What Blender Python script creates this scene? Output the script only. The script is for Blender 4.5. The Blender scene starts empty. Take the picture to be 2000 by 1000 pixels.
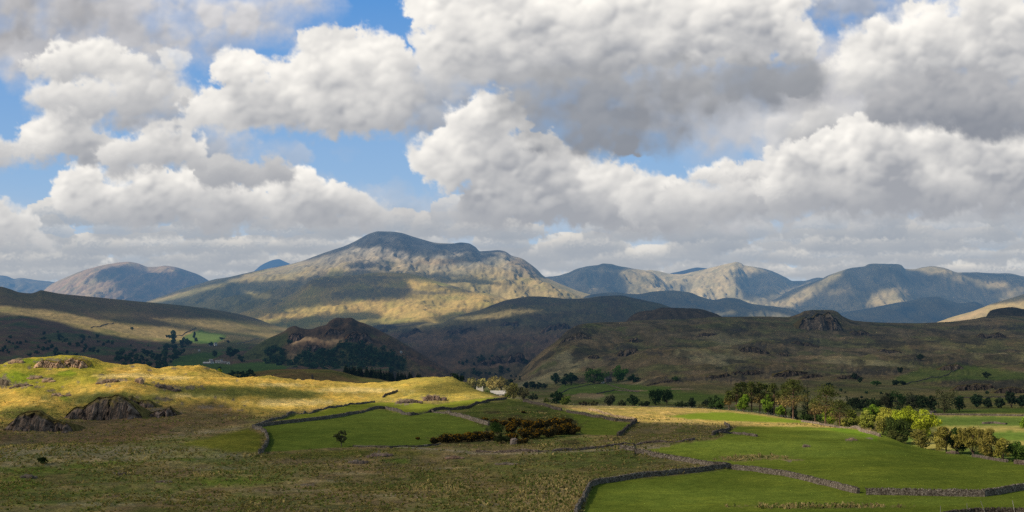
import bpy, math, random
import numpy as np

# ---------------------------------------------------------------- basics
F = 2414.0          # focal length in photo pixels (photo 2000 wide)
YH = 600.0          # photo row of the level line of sight
CZ = 150.0          # height of the viewpoint
SUN_AZ, SUN_EL = math.radians(-112), math.radians(35)
SUN = np.array([math.sin(SUN_AZ)*math.cos(SUN_EL), math.cos(SUN_AZ)*math.cos(SUN_EL), math.sin(SUN_EL)])
rng = np.random.default_rng(7)
random.seed(7)

# ---------------------------------------------------------------- noise
def _h(ix, iy, seed):
    n = (ix.astype(np.int64)*374761393 + iy.astype(np.int64)*668265263 + seed*1442695041) & 0xffffffff
    n = ((n ^ (n >> 13))*1274126177) & 0xffffffff
    return (n ^ (n >> 16))

def perlin(x, y, seed=0):
    x0 = np.floor(x); y0 = np.floor(y)
    fx = (x-x0).astype(np.float32); fy = (y-y0).astype(np.float32)
    x0 = x0.astype(np.int64); y0 = y0.astype(np.int64)
    u = fx*fx*fx*(fx*(fx*6-15)+10); v = fy*fy*fy*(fy*(fy*6-15)+10)
    def g(ix, iy, dx, dy):
        a = (_h(ix, iy, seed) & 1023).astype(np.int32)
        return _GX[a]*dx + _GY[a]*dy
    a = g(x0, y0, fx, fy); b = g(x0+1, y0, fx-1, fy)
    c = g(x0, y0+1, fx, fy-1); d = g(x0+1, y0+1, fx-1, fy-1)
    return ((a+(b-a)*u)*(1-v) + (c+(d-c)*u)*v)*1.5
_ang = np.arange(1024)*2*math.pi/1024
_GX = np.cos(_ang).astype(np.float32); _GY = np.sin(_ang).astype(np.float32)

def fbm(x, y, octv=5, seed=0, gain=0.5, lac=2.03):
    t = 0; a = 1.0; s = 0
    for i in range(octv):
        t = t + a*perlin(x, y, seed+i*17); s += a; a *= gain
        x = x*lac+13.1; y = y*lac+7.7
    return t/s
def billow(x, y, octv=5, seed=0, gain=0.5, lac=2.07):
    t = 0; a = 1.0; s = 0
    for i in range(octv):
        t = t + a*(1-2*np.abs(perlin(x, y, seed+i*17))); s += a; a *= gain
        x = x*lac+3.1; y = y*lac+17.7
    return t/s
def sstep(a, b, x):
    t = np.clip((x-a)/(b-a), 0, 1); return t*t*(3-2*t)
SKY_STRENGTH = 0.12
SUN_STRENGTH = 5.0
# ---------------------------------------------------------------- clouds of the sky dome
def sky_field(U, V):
    """cloud colour and cover for the directions (U,V); simulated light through layered cumulus"""
    H, W = U.shape
    du = U[0, 1]-U[0, 0]
    # clear blue, paler to the horizon
    t = np.clip((560-V)/560, 0, 1.3)[..., None]
    blue = np.array([0.11, 0.31, 0.68])*t + np.array([0.40, 0.57, 0.74])*(1-t)
    blue = np.clip(blue, 0, 1)
    rgb = blue*1.0
    cov = np.zeros_like(U)
    def shift(a, dx, dy):               # value at p+(dx,dy) px
        ix = int(round(dx/du)); iy = int(round(dy/du))
        b = np.roll(np.roll(a, -ix, 1), -iy, 0)
        if iy < 0: b[:-iy] = a[0]*0+b[-iy]
        return b
    def blur(a, r):
        k = max(1, int(round(r/du)))
        for ax in (0, 1):
            for _ in range(2):
                p = np.concatenate([np.repeat(np.take(a, [0], ax), k+1, ax), a, np.repeat(np.take(a, [-1], ax), k, ax)], ax)
                c = np.cumsum(p, ax)
                n = a.shape[ax]
                a = (np.take(c, range(2*k+1, 2*k+1+n), ax)-np.take(c, range(0, n), ax))/(2*k+1)
        return a
    LX, LY = -0.45, -0.89
    U0, V0 = float(U[0, 0]), float(V[0, 0])
    FU, FV = U, V
    def layer(puffs, base, seed, scale=60., amp=20., soft=7., basesoft=16., warp=16., lit=(0.98, 0.945, 0.885),
              dark=(0.36, 0.375, 0.41), ext=46., bright=1.0, opac=1.0, basedark=0.35, flat=1.0, lobes=1.0, lobe=1.0, gap=30.):
        rr = np.random.default_rng(seed)
        x0 = min(p[0]-p[2] for p in puffs)-70; x1 = max(p[0]+p[2] for p in puffs)+70
        y0 = min(p[1]-p[3] for p in puffs)-70; y1 = max(p[1]+p[3] for p in puffs)+70
        i0 = int(np.clip((x0-U0)/du, 0, W-8)); i1 = int(np.clip((x1-U0)/du, i0+8, W))
        j0 = int(np.clip((y0-V0)/du, 0, H-8)); j1 = int(np.clip((y1-V0)/du, j0+8, H))
        U = FU[j0:j1, i0:i1]; V = FV[j0:j1, i0:i1]
        wx = fbm(U/110., V/110.*flat, 5, seed+5, 0.58)*warp*1.7; wy = fbm(U/110., V/110.*flat, 5, seed+9, 0.58)*warp*1.3
        Uw, Vw = U+wx, V+wy
        # secondary lobes on the body
        lob = []
        for (cx, cy, rx, ry) in puffs:
            m = min(rx, ry)
            for q in range(int(10*lobes*max(1, max(rx, ry)/m))):
                t = rr.uniform(0, 2*math.pi); q_ = rr.uniform(0.15, 1.0)**0.5
                r = m*rr.uniform(0.22, 0.55)*lobe
                x = cx+math.cos(t)*(rx-r*0.35)*q_; y = cy+math.sin(t)*(ry-r*0.35)*q_
                if base is not None and y+r*0.4 > base: y = base-r*0.5
                lob.append((y, x, r))
        lob.sort()
        acc = np.zeros_like(U); k = 9.0
        for (cx, cy, rx, ry) in puffs:
            r = np.sqrt(((Uw-cx)/rx)**2+((Vw-cy)/ry)**2)
            acc += np.exp(np.clip((0.93-r)*min(rx, ry)*1.1/k, -60, 60))
        Ls = np.zeros_like(U)+0.0
        for (y, x, r) in lob:
            R = r*1.25+warp*1.6
            a0 = int(np.clip((x-R-U[0, 0])/du, 0, U.shape[1]-1)); a1 = int(np.clip((x+R-U[0, 0])/du, a0+1, U.shape[1]))
            b0 = int(np.clip((y-R-V[0, 0])/du, 0, U.shape[0]-1)); b1 = int(np.clip((y+R-V[0, 0])/du, b0+1, U.shape[0]))
            sl = (slice(b0, b1), slice(a0, a1))
            dx = (Uw[sl]-x)/r; dy = (Vw[sl]-y)/(r*0.86)
            d = np.sqrt(dx*dx+dy*dy)
            acc[sl] += np.exp(np.clip((1-d)*r*0.95/k, -60, 60))
            nl = np.clip(-(dx*0.45+dy*0.89), -1, 1)
            m = sstep(1.05, 0.74-0.35*rr.random(), d+0.25*np.clip(dy, 0, 1))*rr.uniform(0.5, 0.95)
            Ls[sl] = Ls[sl]*(1-m)+(nl*0.9+rr.uniform(-0.12, 0.12))*m
        sd = k*np.log(acc+1e-26)
        sd = np.minimum(sd, 70)
        b = billow(U/scale, V/scale*flat, 6, seed, 0.55)
        f = fbm(U/(scale*0.42)+9, V/(scale*0.42)*flat, 6, seed+3, 0.62)
        if base is not None:
            bw = base + 11*fbm(U/80., U*0+seed, 4, seed+2)
            sd = np.minimum(sd, (bw-Vw)*0.9+4)
            bs = sstep(base-min(50, (y1-y0-140)*0.6), base-3, V)
        else:
            bw = None; bs = 0
        n = sd + amp*1.15*(b*0.7+0.0) + amp*0.85*f + gap*fbm(U/95., V/70.*flat, 4, seed+41, .55)-gap*0.2
        sv = np.clip(1.0+1.7*fbm(U/70., V/70., 3, seed+21), 0.35, 3.2)
        w = soft*sv*1.6+(basesoft-soft)*bs
        a = sstep(-w*0.5, w, n)*opac
        tk = np.clip(n, 0, 60)
        tb = blur(tk, 5)
        P = int(130/du)
        tp = np.pad(tb, P)
        acc = 0*U
        for s, wgt in ((10, 10), (24, 16), (44, 22), (74, 34), (112, 40)):
            ix = int(round(LX*s/du)); iy = int(round(LY*s/du))
            acc = acc+tp[P+iy:P+iy+U.shape[0], P+ix:P+ix+U.shape[1]]*wgt/60.
        L = np.exp(-acc/(ext*0.5))
        def em_(q, s):
            ix = int(round(LX*s/du)); iy = int(round(LY*s/du))
            qp = np.pad(q, P, mode='edge')
            return q-qp[P+iy:P+iy+U.shape[0], P+ix:P+ix+U.shape[1]]
        bf = blur(amp*(b*0.8+f*0.6), 1.2)
        em = np.clip(em_(bf, 5)/(amp*0.42), -1, 1)*0.85
        L = 0.07+0.74*L+0.46*blur(Ls, 2.0)+0.11*em+0.46*fbm(U/130., V/90., 5, seed+31, 0.5)
        if bw is not None:
            L = L*(1-min(0.92, basedark+0.22)*sstep(base-min(75, (y1-y0-140)*0.8+8), base-4, V+wy*0.8+Ls*18))
        L = np.clip(L*bright, 0.0, 1.1)[..., None]
        c = np.array(dark)*(1-L)+np.array(lit)*L
        h = sstep(330, 560, V)[..., None]*0.22
        c = c*(1-h)+np.array([0.44, 0.49, 0.55])*h
        a3 = a[..., None]
        rgb[j0:j1, i0:i1] = rgb[j0:j1, i0:i1]*(1-a3)+c*a3
        cov[j0:j1, i0:i1] = cov[j0:j1, i0:i1]*(1-a)+a
    # thin veil near the horizon, then far low bands
    r = np.random.default_rng(3)
    vb = sstep(330, 500, V)*(0.46+0.7*fbm(U/260., V/50., 5, 71))
    vb = np.clip(vb, 0, 0.9)[..., None]
    rgb = rgb*(1-vb)+np.array([0.53, 0.55, 0.585])*vb
    for (y, h, sd, n, lo, hi) in ((545, 7, 201, 26, 20, 55), (530, 9, 206, 24, 25, 70), (510, 12, 211, 22, 30, 80), (488, 15, 221, 20, 35, 90), (462, 19, 231, 17, 40, 95), (434, 22, 241, 11, 40, 95)):
        # a rank of small flat-based cumulus, smaller and closer the farther off
        for i in range(n):
            x = -250+2500*(i+r.uniform(0.1, 0.9))/n
            if 520 < x < 860 and y < 450: continue
            L = r.uniform(lo, hi); yy = y+r.uniform(-6, 6)
            puffs = [(x+r.uniform(-.7, .7)*L, yy-h*r.uniform(0.2, 1.0), L*r.uniform(.35, .75), h*r.uniform(.5, 1.25)) for j in range(4)]
            puffs.append((x, yy-h*0.2, L, h*0.45))
            layer(puffs, yy+3, sd*40+i, scale=26, amp=8, soft=2.6, basesoft=6, warp=7, ext=34, bright=r.uniform(0.85, 1.12), flat=1.3, opac=r.uniform(.75, .97), basedark=0.55, gap=9.,
                  dark=(0.30, 0.345, 0.41), lit=(0.88, 0.82, 0.73))
    # thin pale sheets
    layer([(1430, 225, 170, 80), (1340, 190, 110, 80), (1500, 250, 90, 44), (1560, 200, 90, 60)], None, 301, scale=80, amp=16, soft=36, opac=0.92, bright=0.75,
          lit=(0.80, 0.78, 0.77), dark=(0.5, 0.51, 0.54), gap=14.)
    layer([(1660, 20, 150, 50), (1760, 40, 80, 36), (1560, 0, 140, 40)], None, 311, scale=80, amp=22, soft=30, opac=0.8, bright=0.75, lit=(0.74, 0.73, 0.73))
    layer([(1700, 190, 170, 110), (1610, 220, 80, 80), (1640, 130, 60, 50)], None, 321, scale=90, amp=20, soft=26, opac=0.95, bright=0.75, lit=(0.80, 0.78, 0.77), dark=(0.5, 0.5, 0.53))
    layer([(260, 62, 230, 52), (60, 90, 150, 60), (420, 34, 140, 40), (540, 6, 90, 26), (200, 20, 260, 60), (150, 120, 120, 40)], None, 331, scale=110, amp=26, soft=36, opac=0.95,
          bright=0.92, lit=(0.84, 0.81, 0.79), dark=(0.45, 0.45, 0.47), ext=110, gap=18.)
    layer([(60, 10, 180, 52), (-120, 40, 200, 80), (150, 30, 90, 30)], None, 335, scale=110, amp=22, soft=50, opac=0.75, bright=0.22, lit=(0.6, 0.59, 0.58), dark=(0.30, 0.30, 0.32), ext=200)
    layer([(660, 392, 110, 28), (760, 412, 150, 34), (880, 420, 120, 34), (550, 300, 40, 8)], None, 341, scale=60, amp=16, soft=24, opac=0.45, bright=0.7, lit=(0.74, 0.73, 0.74))
    layer([(400, 330, 80, 60), (440, 290, 50, 34), (310, 190, 50, 90), (350, 250, 40, 60)], None, 345, scale=60, amp=20, soft=24, opac=0.8, bright=0.72, lit=(0.78, 0.76, 0.75))
    layer([(1700, 250, 190, 60), (1900, 270, 190, 70), (1580, 300, 90, 40), (1830, 390, 240, 50), (1450, 400, 160, 40)], None, 349, scale=90, amp=14, soft=30, opac=0.92, bright=0.74, lit=(0.80, 0.78, 0.76), dark=(0.42, 0.44, 0.48), gap=18.)
    # left column
    layer([(22, 446, 44, 30), (-60, 448, 80, 40), (62, 474, 28, 18), (10, 408, 24, 16)], 490, 401, scale=36, amp=13, ext=60, bright=0.95)
    layer([(165, 366, 50, 28), (255, 374, 62, 34), (340, 384, 84, 44), (390, 352, 40, 26), (480, 402, 120, 40), (555, 372, 60, 36), (625, 402, 76, 34), (690, 420, 60, 22), (235, 404, 100, 28)],
          445, 411, scale=42, amp=17, ext=60, basedark=0.42)
    layer([(470, 345, 62, 22), (430, 335, 40, 22), (520, 340, 50, 24)], 368, 415, scale=30, amp=12, soft=6, bright=0.4, ext=40)
    layer([(120, 268, 88, 42), (46, 300, 70, 22), (190, 292, 50, 32), (-90, 312, 120, 24), (150, 228, 54, 22)], 326, 421, scale=46, amp=17, ext=70, basedark=0.42)
    layer([(310, 290, 64, 40), (350, 275, 40, 30), (260, 300, 50, 40)], 338, 425, scale=42, amp=16, ext=75, bright=0.9)
    layer([(160, 108, 52, 36), (210, 135, 50, 26), (95, 135, 44, 26), (262, 140, 34, 34)], 166, 431, scale=54, amp=15, ext=70, basedark=0.25)
    layer([(270, 200, 90, 60), (160, 190, 100, 34), (330, 180, 40, 70), (200, 230, 70, 26)], 240, 435, scale=54, amp=16, soft=16, basesoft=26, ext=80, bright=0.82)
    layer([(342, 113, 20, 12)], None, 437, scale=26, amp=7, soft=9, bright=0.95, opac=0.7)
    # the big bright one in the middle
    layer([(465, 195, 86, 56), (470, 140, 36, 36), (425, 220, 54, 40), (560, 190, 90, 60), (640, 180, 100, 84), (720, 165, 90, 76), (775, 185, 46, 60), (632, 100, 34, 46), (700, 95, 40, 32), (750, 100, 30, 30), (610, 222, 130, 36)],
          258, 441, scale=62, amp=21, ext=120, basedark=0.16, bright=1.04)
    layer([(830, 190, 70, 84), (790, 230, 60, 50), (870, 150, 60, 60)], 268, 445, scale=60, amp=16, soft=24, basesoft=26, bright=0.74, opac=0.9)
    # right of centre
    layer([(940, 270, 86, 66), (890, 315, 62, 56), (1000, 330, 110, 66), (962, 218, 40, 28), (1090, 362, 110, 60), (1180, 380, 100, 54), (1000, 400, 110, 36), (1240, 405, 80, 44), (1300, 415, 60, 34)],
          452, 451, gap=20., scale=54, amp=21, ext=66, basedark=0.6)
    layer([(1275, 385, 54, 38), (1250, 400, 40, 34), (1320, 380, 50, 28)], 430, 455, scale=40, amp=14, ext=70, basedark=0.25, bright=0.9)
    layer([(1390, 342, 40, 18), (1440, 348, 40, 16), (1490, 352, 34, 14), (1515, 362, 24, 10)], 372, 457, scale=24, amp=9, soft=4, ext=60, bright=1.08)
    layer([(1400, 400, 120, 36), (1340, 410, 60, 30), (1480, 400, 90, 30)], 434, 459, scale=44, amp=14, soft=10, bright=0.72, ext=60)
    layer([(1610, 240, 40, 38), (1590, 265, 50, 28), (1630, 265, 36, 26)], 292, 461, scale=44, amp=14, soft=18, basesoft=20, bright=0.66)
    layer([(1555, 325, 62, 40), (1600, 352, 100, 56), (1710, 300, 90, 60), (1690, 262, 46, 30), (1800, 320, 120, 64), (1900, 310, 120, 60), (2020, 320, 120, 70), (1760, 372, 170, 44), (1540, 372, 54, 30), (1900, 372, 160, 44), (1640, 300, 60, 40)],
          418, 465, gap=20., scale=54, amp=20, ext=75, basedark=0.6)
    layer([(1740, 100, 90, 60), (1830, 80, 110, 64), (1930, 60, 100, 70), (2060, 90, 130, 100), (1690, 150, 80, 50), (1960, 120, 90, 50), (1780, 140, 80, 40)], 190, 471, gap=20., scale=62, amp=20, ext=110, basedark=0.2, soft=12)
    layer([(1870, 200, 130, 50), (1960, 220, 120, 46), (1760, 200, 66, 36), (2080, 225, 120, 50), (1870, 160, 60, 30)], 272, 475, gap=20., scale=66, amp=16, soft=14, basesoft=18, ext=60, bright=0.54, basedark=0.45, dark=(0.262, 0.282, 0.325), lit=(.72,.70,.68))
    # the great cloud at top right of centre
    layer([(905, 60, 80, 66), (960, 120, 100, 66), (1060, 60, 140, 84), (1180, 60, 150, 84), (1330, 50, 150, 84), (1450, 60, 100, 70), (1540, 80, 44, 44), (1000, 10, 180, 50), (1400, 0, 180, 50), (880, 130, 60, 50), (1100, 130, 130, 54)],
          176, 481, gap=20., scale=78, amp=21, ext=130, basedark=0.3, bright=1.08, soft=10, basesoft=40)
    layer([(1180, 180, 150, 54), (1340, 170, 160, 50), (1480, 165, 120, 50), (1565, 150, 44, 36), (1090, 225, 120, 60), (1230, 235, 125, 60), (1210, 275, 110, 30), (1120, 260, 90, 34), (1300, 190, 150, 40), (1050, 180, 70, 30)],
          302, 485, gap=20., scale=70, amp=10, soft=30, basesoft=16, ext=60, bright=0.36, basedark=0.45, dark=(0.262, 0.278, 0.312), lit=(0.66, 0.65, 0.63), opac=0.96)
    layer([(1480, 165, 110, 30), (1560, 160, 36, 24)], 190, 487, scale=60, amp=12, soft=18, basesoft=14, ext=60, bright=0.24, basedark=0.35, dark=(0.27, 0.287, 0.32), lit=(.6,.6,.6), opac=0.85)
    return rgb, cov
# ---------------------------------------------------------------- terrain sheets
def curve(pts, u):
    """smooth curve through (u, value) points, or a constant"""
    if not isinstance(pts, (list, tuple)): return np.full_like(u, float(pts))
    x = np.array([p[0] for p in pts], float); y = np.array([p[1] for p in pts], float)
    if len(x) < 3: return np.interp(u, x, y)
    return pchip(x, y, u)

def pchip_slopes(h, dl):
    """monotone slopes along axis 0"""
    n = dl.shape[0]+1
    m = np.zeros((n,)+dl.shape[1:])
    w1 = 2*h[1:]+h[:-1]; w2 = h[1:]+2*h[:-1]
    with np.errstate(divide='ignore', invalid='ignore'):
        mm = (w1+w2)/(w1/dl[:-1]+w2/dl[1:])
    m[1:-1] = np.where(dl[:-1]*dl[1:] > 0, np.nan_to_num(mm), 0)
    m[0] = dl[0]; m[-1] = dl[-1]
    return m
def pchip(x, y, u):
    h = np.diff(x); dl = np.diff(y)/h
    m = pchip_slopes(h, dl)
    uc = np.clip(u, x[0], x[-1])
    i = np.clip(np.searchsorted(x, uc, side='right')-1, 0, len(h)-1)
    t = (uc-x[i])/h[i]
    return ((1+2*t)*(1-t)**2*y[i]+t*(1-t)**2*h[i]*m[i]+t*t*(3-2*t)*y[i+1]+t*t*(t-1)*h[i]*m[i+1])

def sdist(U, V, poly):
    """signed distance (inside positive) to a polygon in (u,v)"""
    P = np.array(poly, float); d = np.full(U.shape, 1e9); ins = np.zeros(U.shape, bool)
    n = len(P)
    for i in range(n):
        ax, ay = P[i]; bx, by = P[(i+1) % n]
        ex, ey = bx-ax, by-ay
        wx, wy = U-ax, V-ay
        t = np.clip((wx*ex+wy*ey)/(ex*ex+ey*ey+1e-9), 0, 1)
        d = np.minimum(d, (wx-ex*t)**2+(wy-ey*t)**2)
        c = ((ay <= V) & (by > V)) | ((by <= V) & (ay > V))
        with np.errstate(divide='ignore', invalid='ignore'):
            xi = ax+(V-ay)*ex/(ey if ey != 0 else 1e-9)
        ins ^= c & (U < xi)
    d = np.sqrt(d)
    return np.where(ins, d, -d)
def pmask(U, V, poly, soft=4., warp=0., wscale=40., seed=1, off=0.):
    P = np.array(poly, float); pad = soft+warp*1.5+6+abs(off)
    m = np.zeros(U.shape, np.float32)
    sel = (U > P[:, 0].min()-pad) & (U < P[:, 0].max()+pad) & (V > P[:, 1].min()-pad) & (V < P[:, 1].max()+pad)
    if not sel.any(): return m
    u, v = U[sel], V[sel]
    if warp: 
        n = fbm(u/wscale, v/wscale*1.6, 4, seed, 0.55)*warp
    else: n = 0
    m[sel] = sstep(-soft, soft, sdist(u, v, poly)+n+off)
    return m
def emask(U, V, ells, soft=0.3, warp=0.35, wscale=14., seed=3):
    """union of ellipses (cx,cy,rx,ry) with ragged edge, 0..1"""
    m = np.zeros(U.shape, np.float32)
    for k, (cx, cy, rx, ry) in enumerate(ells):
        sel = (np.abs(U-cx) < rx*1.8+4) & (np.abs(V-cy) < ry*1.8+4)
        if not sel.any(): continue
        u, v = U[sel], V[sel]
        r = 1-np.sqrt(((u-cx)/rx)**2+((v-cy)/ry)**2)+fbm(u/wscale, v/wscale*1.5, 4, seed+k, 0.6)*warp*1.6
        m[sel] = np.maximum(m[sel], sstep(-soft*0.5, soft, r))
    return m

class Sheet: pass
SHEETS = []
def sheet(name, label_mat, knots, u0, u1, du, rows, disp=None, cover=None, lit=None):
    """a heightfield in real metres. knots: front to back, each (row, distance) curves along u"""
    s = Sheet(); s.name = name
    us = np.arange(u0, u1+du*0.5, du)
    K = len(knots)
    YK = np.stack([curve(k[0], us) for k in knots]); DK = np.stack([curve(k[1], us) for k in knots])
    LK = np.log(DK)
    for i in range(1, K): LK[i] = np.maximum(LK[i], LK[i-1]+0.004)
    h = np.diff(LK, axis=0); dl = np.diff(YK, axis=0)/h
    m = pchip_slopes(h, dl)
    R = []; D = []
    for i in range(K-1):
        n = rows[i]
        for j in range(n + (1 if i == K-2 else 0)):
            t = j/n
            R.append((1+2*t)*(1-t)**2*YK[i]+t*(1-t)**2*h[i]*m[i]+t*t*(3-2*t)*YK[i+1]+t*t*(t-1)*h[i]*m[i+1])
            D.append(np.exp(LK[i]+h[i]*t))
    Y = np.array(R); D = np.array(D)
    X = (us[None, :]-1000)/F*D
    Z = CZ+D*(YH-Y)/F
    s.us, s.u0, s.du = us, u0, du
    s.X, s.D = X, D
    U = np.broadcast_to(us[None, :], Y.shape)
    if disp is not None: Z = Z+disp(X, D, U, Y)
    s.Z = Z
    s.V = YH-(Z-CZ)*F/D
    s.U = U
    # front-most visibility within the sheet (for cloud shadow lookup)
    s.vis = s.V <= np.minimum.accumulate(s.V, 0)+0.5
    s.cover = cover; s.litf = lit; s.mat = label_mat
    SHEETS.append(s)
    return s

def col_at(s, u):
    c = (u-s.u0)/s.du; i = int(np.clip(math.floor(c), 0, len(s.us)-2)); t = min(max(c-i, 0), 1)
    return s.D[:, i]*(1-t)+s.D[:, i+1]*t, s.Z[:, i]*(1-t)+s.Z[:, i+1]*t
def place(s, u, v):
    """the first spot of the sheet seen along the pixel direction (u,v)"""
    D, Z = col_at(s, u)
    y = YH-(Z-CZ)*F/D
    k = np.nonzero(y <= v)[0]
    if len(k) == 0: i = int(np.argmin(y)); d = D[i]
    else:
        i = k[0]
        if i == 0: d = D[0]
        else:
            t = (y[i-1]-v)/(y[i-1]-y[i]+1e-9); d = D[i-1]+(D[i]-D[i-1])*t
    z = float(np.interp(d, D, Z))
    return np.array([(u-1000)/F*d, d, z])
def ground(s, x, y):
    u = 1000+x*F/y
    D, Z = col_at(s, u)
    return float(np.interp(y, D, Z))

def build_sheet(s):
    nr, nc = s.X.shape
    co = np.stack([s.X, s.D, s.Z], -1).reshape(-1, 3).astype(np.float32)
    i = np.arange(nr*nc).reshape(nr, nc)
    q = np.stack([i[:-1, :-1], i[:-1, 1:], i[1:, 1:], i[1:, :-1]], -1).reshape(-1, 4)
    me = grid_mesh(s.name, co, q)
    col, rough = s.cover(s)
    put_attr(me, 'cover', np.concatenate([np.clip(col, 0.002, 0.8), rough[..., None]], -1).reshape(-1, 4))
    o = bpy.data.objects.new(s.name, me); bpy.context.scene.collection.objects.link(o)
    o['kind'] = 'structure'
    me.materials.append(s.mat)
    s.obj = o
    return o

def grid_mesh(name, co, q, smooth=True):
    me = bpy.data.meshes.new(name)
    nf, k = q.shape
    me.vertices.add(len(co)); me.vertices.foreach_set('co', co.ravel())
    me.loops.add(nf*k); me.loops.foreach_set('vertex_index', q.ravel().astype(np.int32))
    me.polygons.add(nf); me.polygons.foreach_set('loop_start', (np.arange(nf)*k).astype(np.int32))
    me.polygons.foreach_set('use_smooth', np.full(nf, smooth))
    me.update(calc_edges=True)
    return me
def put_attr(me, name, rgba):
    a = me.attributes.new(name, 'FLOAT_COLOR', 'POINT')
    a.data.foreach_set('color', np.ascontiguousarray(rgba, dtype=np.float32).ravel())

C_ = lambda *a: np.array(a, np.float32)
def mixc(c, m, new): return c*(1-m[..., None])+np.asarray(new, np.float32)*m[..., None]
# ---------------------------------------------------------------- materials
class NT:
    def __init__(self, name):
        self.m = bpy.data.materials.new(name); self.m.use_nodes = True
        self.t = self.m.node_tree; self.t.nodes.clear()
    def n(self, typ, **kw):
        n = self.t.nodes.new(typ)
        for k, v in kw.items():
            if k == 'ins':
                for a, b in v.items():
                    if isinstance(b, tuple) and len(b) == 2 and hasattr(b[0], 'outputs'): self.t.links.new(b[0].outputs[b[1]], n.inputs[a])
                    elif hasattr(b, 'is_output'): self.t.links.new(b, n.inputs[a])
                    else: n.inputs[a].default_value = b
            else: setattr(n, k, v)
        return n
    def l(self, a, b): self.t.links.new(a, b)
    def math(self, op, a, b=None, c=None, clamp=False):
        n = self.n('ShaderNodeMath', operation=op, use_clamp=clamp)
        for i, v in enumerate((a, b, c)):
            if v is None: continue
            if hasattr(v, 'is_output'): self.l(v, n.inputs[i])
            else: n.inputs[i].default_value = v
        return n.outputs[0]
    def noise(self, vec, scale, detail=5, rough=0.6, dist=0.0):
        n = self.n('ShaderNodeTexNoise'); n.inputs['Scale'].default_value = scale; n.inputs['Detail'].default_value = detail
        n.inputs['Roughness'].default_value = rough; n.inputs['Distortion'].default_value = dist
        if vec is not None: self.l(vec, n.inputs['Vector'])
        return n.outputs[0]
    def ramp(self, fac, stops, interp='LINEAR'):
        n = self.n('ShaderNodeValToRGB'); n.color_ramp.interpolation = interp
        e = n.color_ramp.elements
        while len(e) < len(stops): e.new(0.5)
        for i, (p, c) in enumerate(stops):
            e[i].position = p; e[i].color = (c[0], c[1], c[2], 1) if len(c) == 3 else c
        self.l(fac, n.inputs[0]); return n.outputs[0]
    def mul(self, a, b, fac=1.0, typ='MULTIPLY'):
        n = self.n('ShaderNodeMix', data_type='RGBA', blend_type=typ); n.inputs[0].default_value = fac
        for i, v in ((6, a), (7, b)):
            if hasattr(v, 'is_output'): self.l(v, n.inputs[i])
            else: n.inputs[i].default_value = v
        return n.outputs[2]
    def out(self, sh):
        o = self.n('ShaderNodeOutputMaterial'); self.l(sh, o.inputs['Surface']); return self.m

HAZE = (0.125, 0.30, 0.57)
def haze_emission(t, sh, D=16400.):
    """haze painted on surfaces as blue emission: grows with the distance of the surface from the viewpoint's hill, in world metres"""
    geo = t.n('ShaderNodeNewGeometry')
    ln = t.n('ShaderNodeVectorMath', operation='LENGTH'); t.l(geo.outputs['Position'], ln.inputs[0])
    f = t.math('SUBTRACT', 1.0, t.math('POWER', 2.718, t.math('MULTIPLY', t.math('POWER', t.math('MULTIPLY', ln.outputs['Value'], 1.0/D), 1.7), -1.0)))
    em = t.n('ShaderNodeEmission'); em.inputs[0].default_value = (*HAZE, 1)  # surface itself glows blue to stand in for hazy air
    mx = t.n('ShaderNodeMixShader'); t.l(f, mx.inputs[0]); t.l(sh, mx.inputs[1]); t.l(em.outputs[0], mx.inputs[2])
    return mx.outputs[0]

def land_material(name, s, bump=0.6, contrast=1.0, dist=0.4, f1=0.5):
    """ground: cover colour times several sizes of natural variation. s = size in m of the finest grain"""
    t = NT(name)
    geo = t.n('ShaderNodeNewGeometry'); pos = geo.outputs['Position']
    at = t.n('ShaderNodeAttribute', attribute_name='cover')
    col = at.outputs['Color']; rough = at.outputs['Alpha']
    n1 = t.noise(pos, 1.0/s, 2, 0.6)
    n2 = t.noise(pos, 1.0/(s*6), 4, 0.62, dist)
    n3 = t.noise(pos, 1.0/(s*34), 5, 0.6, dist)
    c = contrast
    g1 = t.ramp(n1, [(0.30, (1-f1*c,)*3), (0.5, (1,)*3), (0.72, (1+f1*c,)*3)])
    g2 = t.ramp(n2, [(0.28, (1-.50*c, 1-.42*c, 1-.45*c)), (0.5, (1, 1, 1)), (0.72, (1+.55*c, 1+.42*c, 1+.25*c))])
    g3 = t.ramp(n3, [(0.30, (1-.30*c, 1-.22*c, 1-.22*c)), (0.5, (1, 1, 1)), (0.70, (1+.36*c, 1+.25*c, 1+.12*c))])
    v = t.mul(t.mul(g1, g2), g3)
    # smooth ground (low alpha) takes little of it
    mixn = t.n('ShaderNodeMix', data_type='RGBA'); t.l(t.math('MULTIPLY_ADD', rough, 0.8, 0.2, True), mixn.inputs[0])
    mixn.inputs[6].default_value = (1, 1, 1, 1); t.l(v, mixn.inputs[7])
    base = t.mul(col, mixn.outputs[2])
    d = t.n('ShaderNodeBsdfDiffuse'); t.l(base, d.inputs[0]); d.inputs['Roughness'].default_value = 0.6
    b = t.n('ShaderNodeBump'); b.inputs['Distance'].default_value = s*2.2
    t.l(t.math('MULTIPLY', rough, bump), b.inputs['Strength'])
    bh = t.math('ADD', n1, t.math('MULTIPLY', n2, 3.0)); t.l(bh, b.inputs['Height'])
    t.l(b.outputs[0], d.inputs['Normal'])
    return t.out(haze_emission(t, d.outputs[0]))
# ---------------------------------------------------------------- the land
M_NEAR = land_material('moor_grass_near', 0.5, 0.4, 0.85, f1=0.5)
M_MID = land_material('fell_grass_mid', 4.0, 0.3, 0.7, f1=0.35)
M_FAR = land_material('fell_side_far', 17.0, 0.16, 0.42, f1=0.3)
M_RANGE = land_material('mountain_rock_far', 26.0, 0.14, 0.36, f1=0.3)

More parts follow.
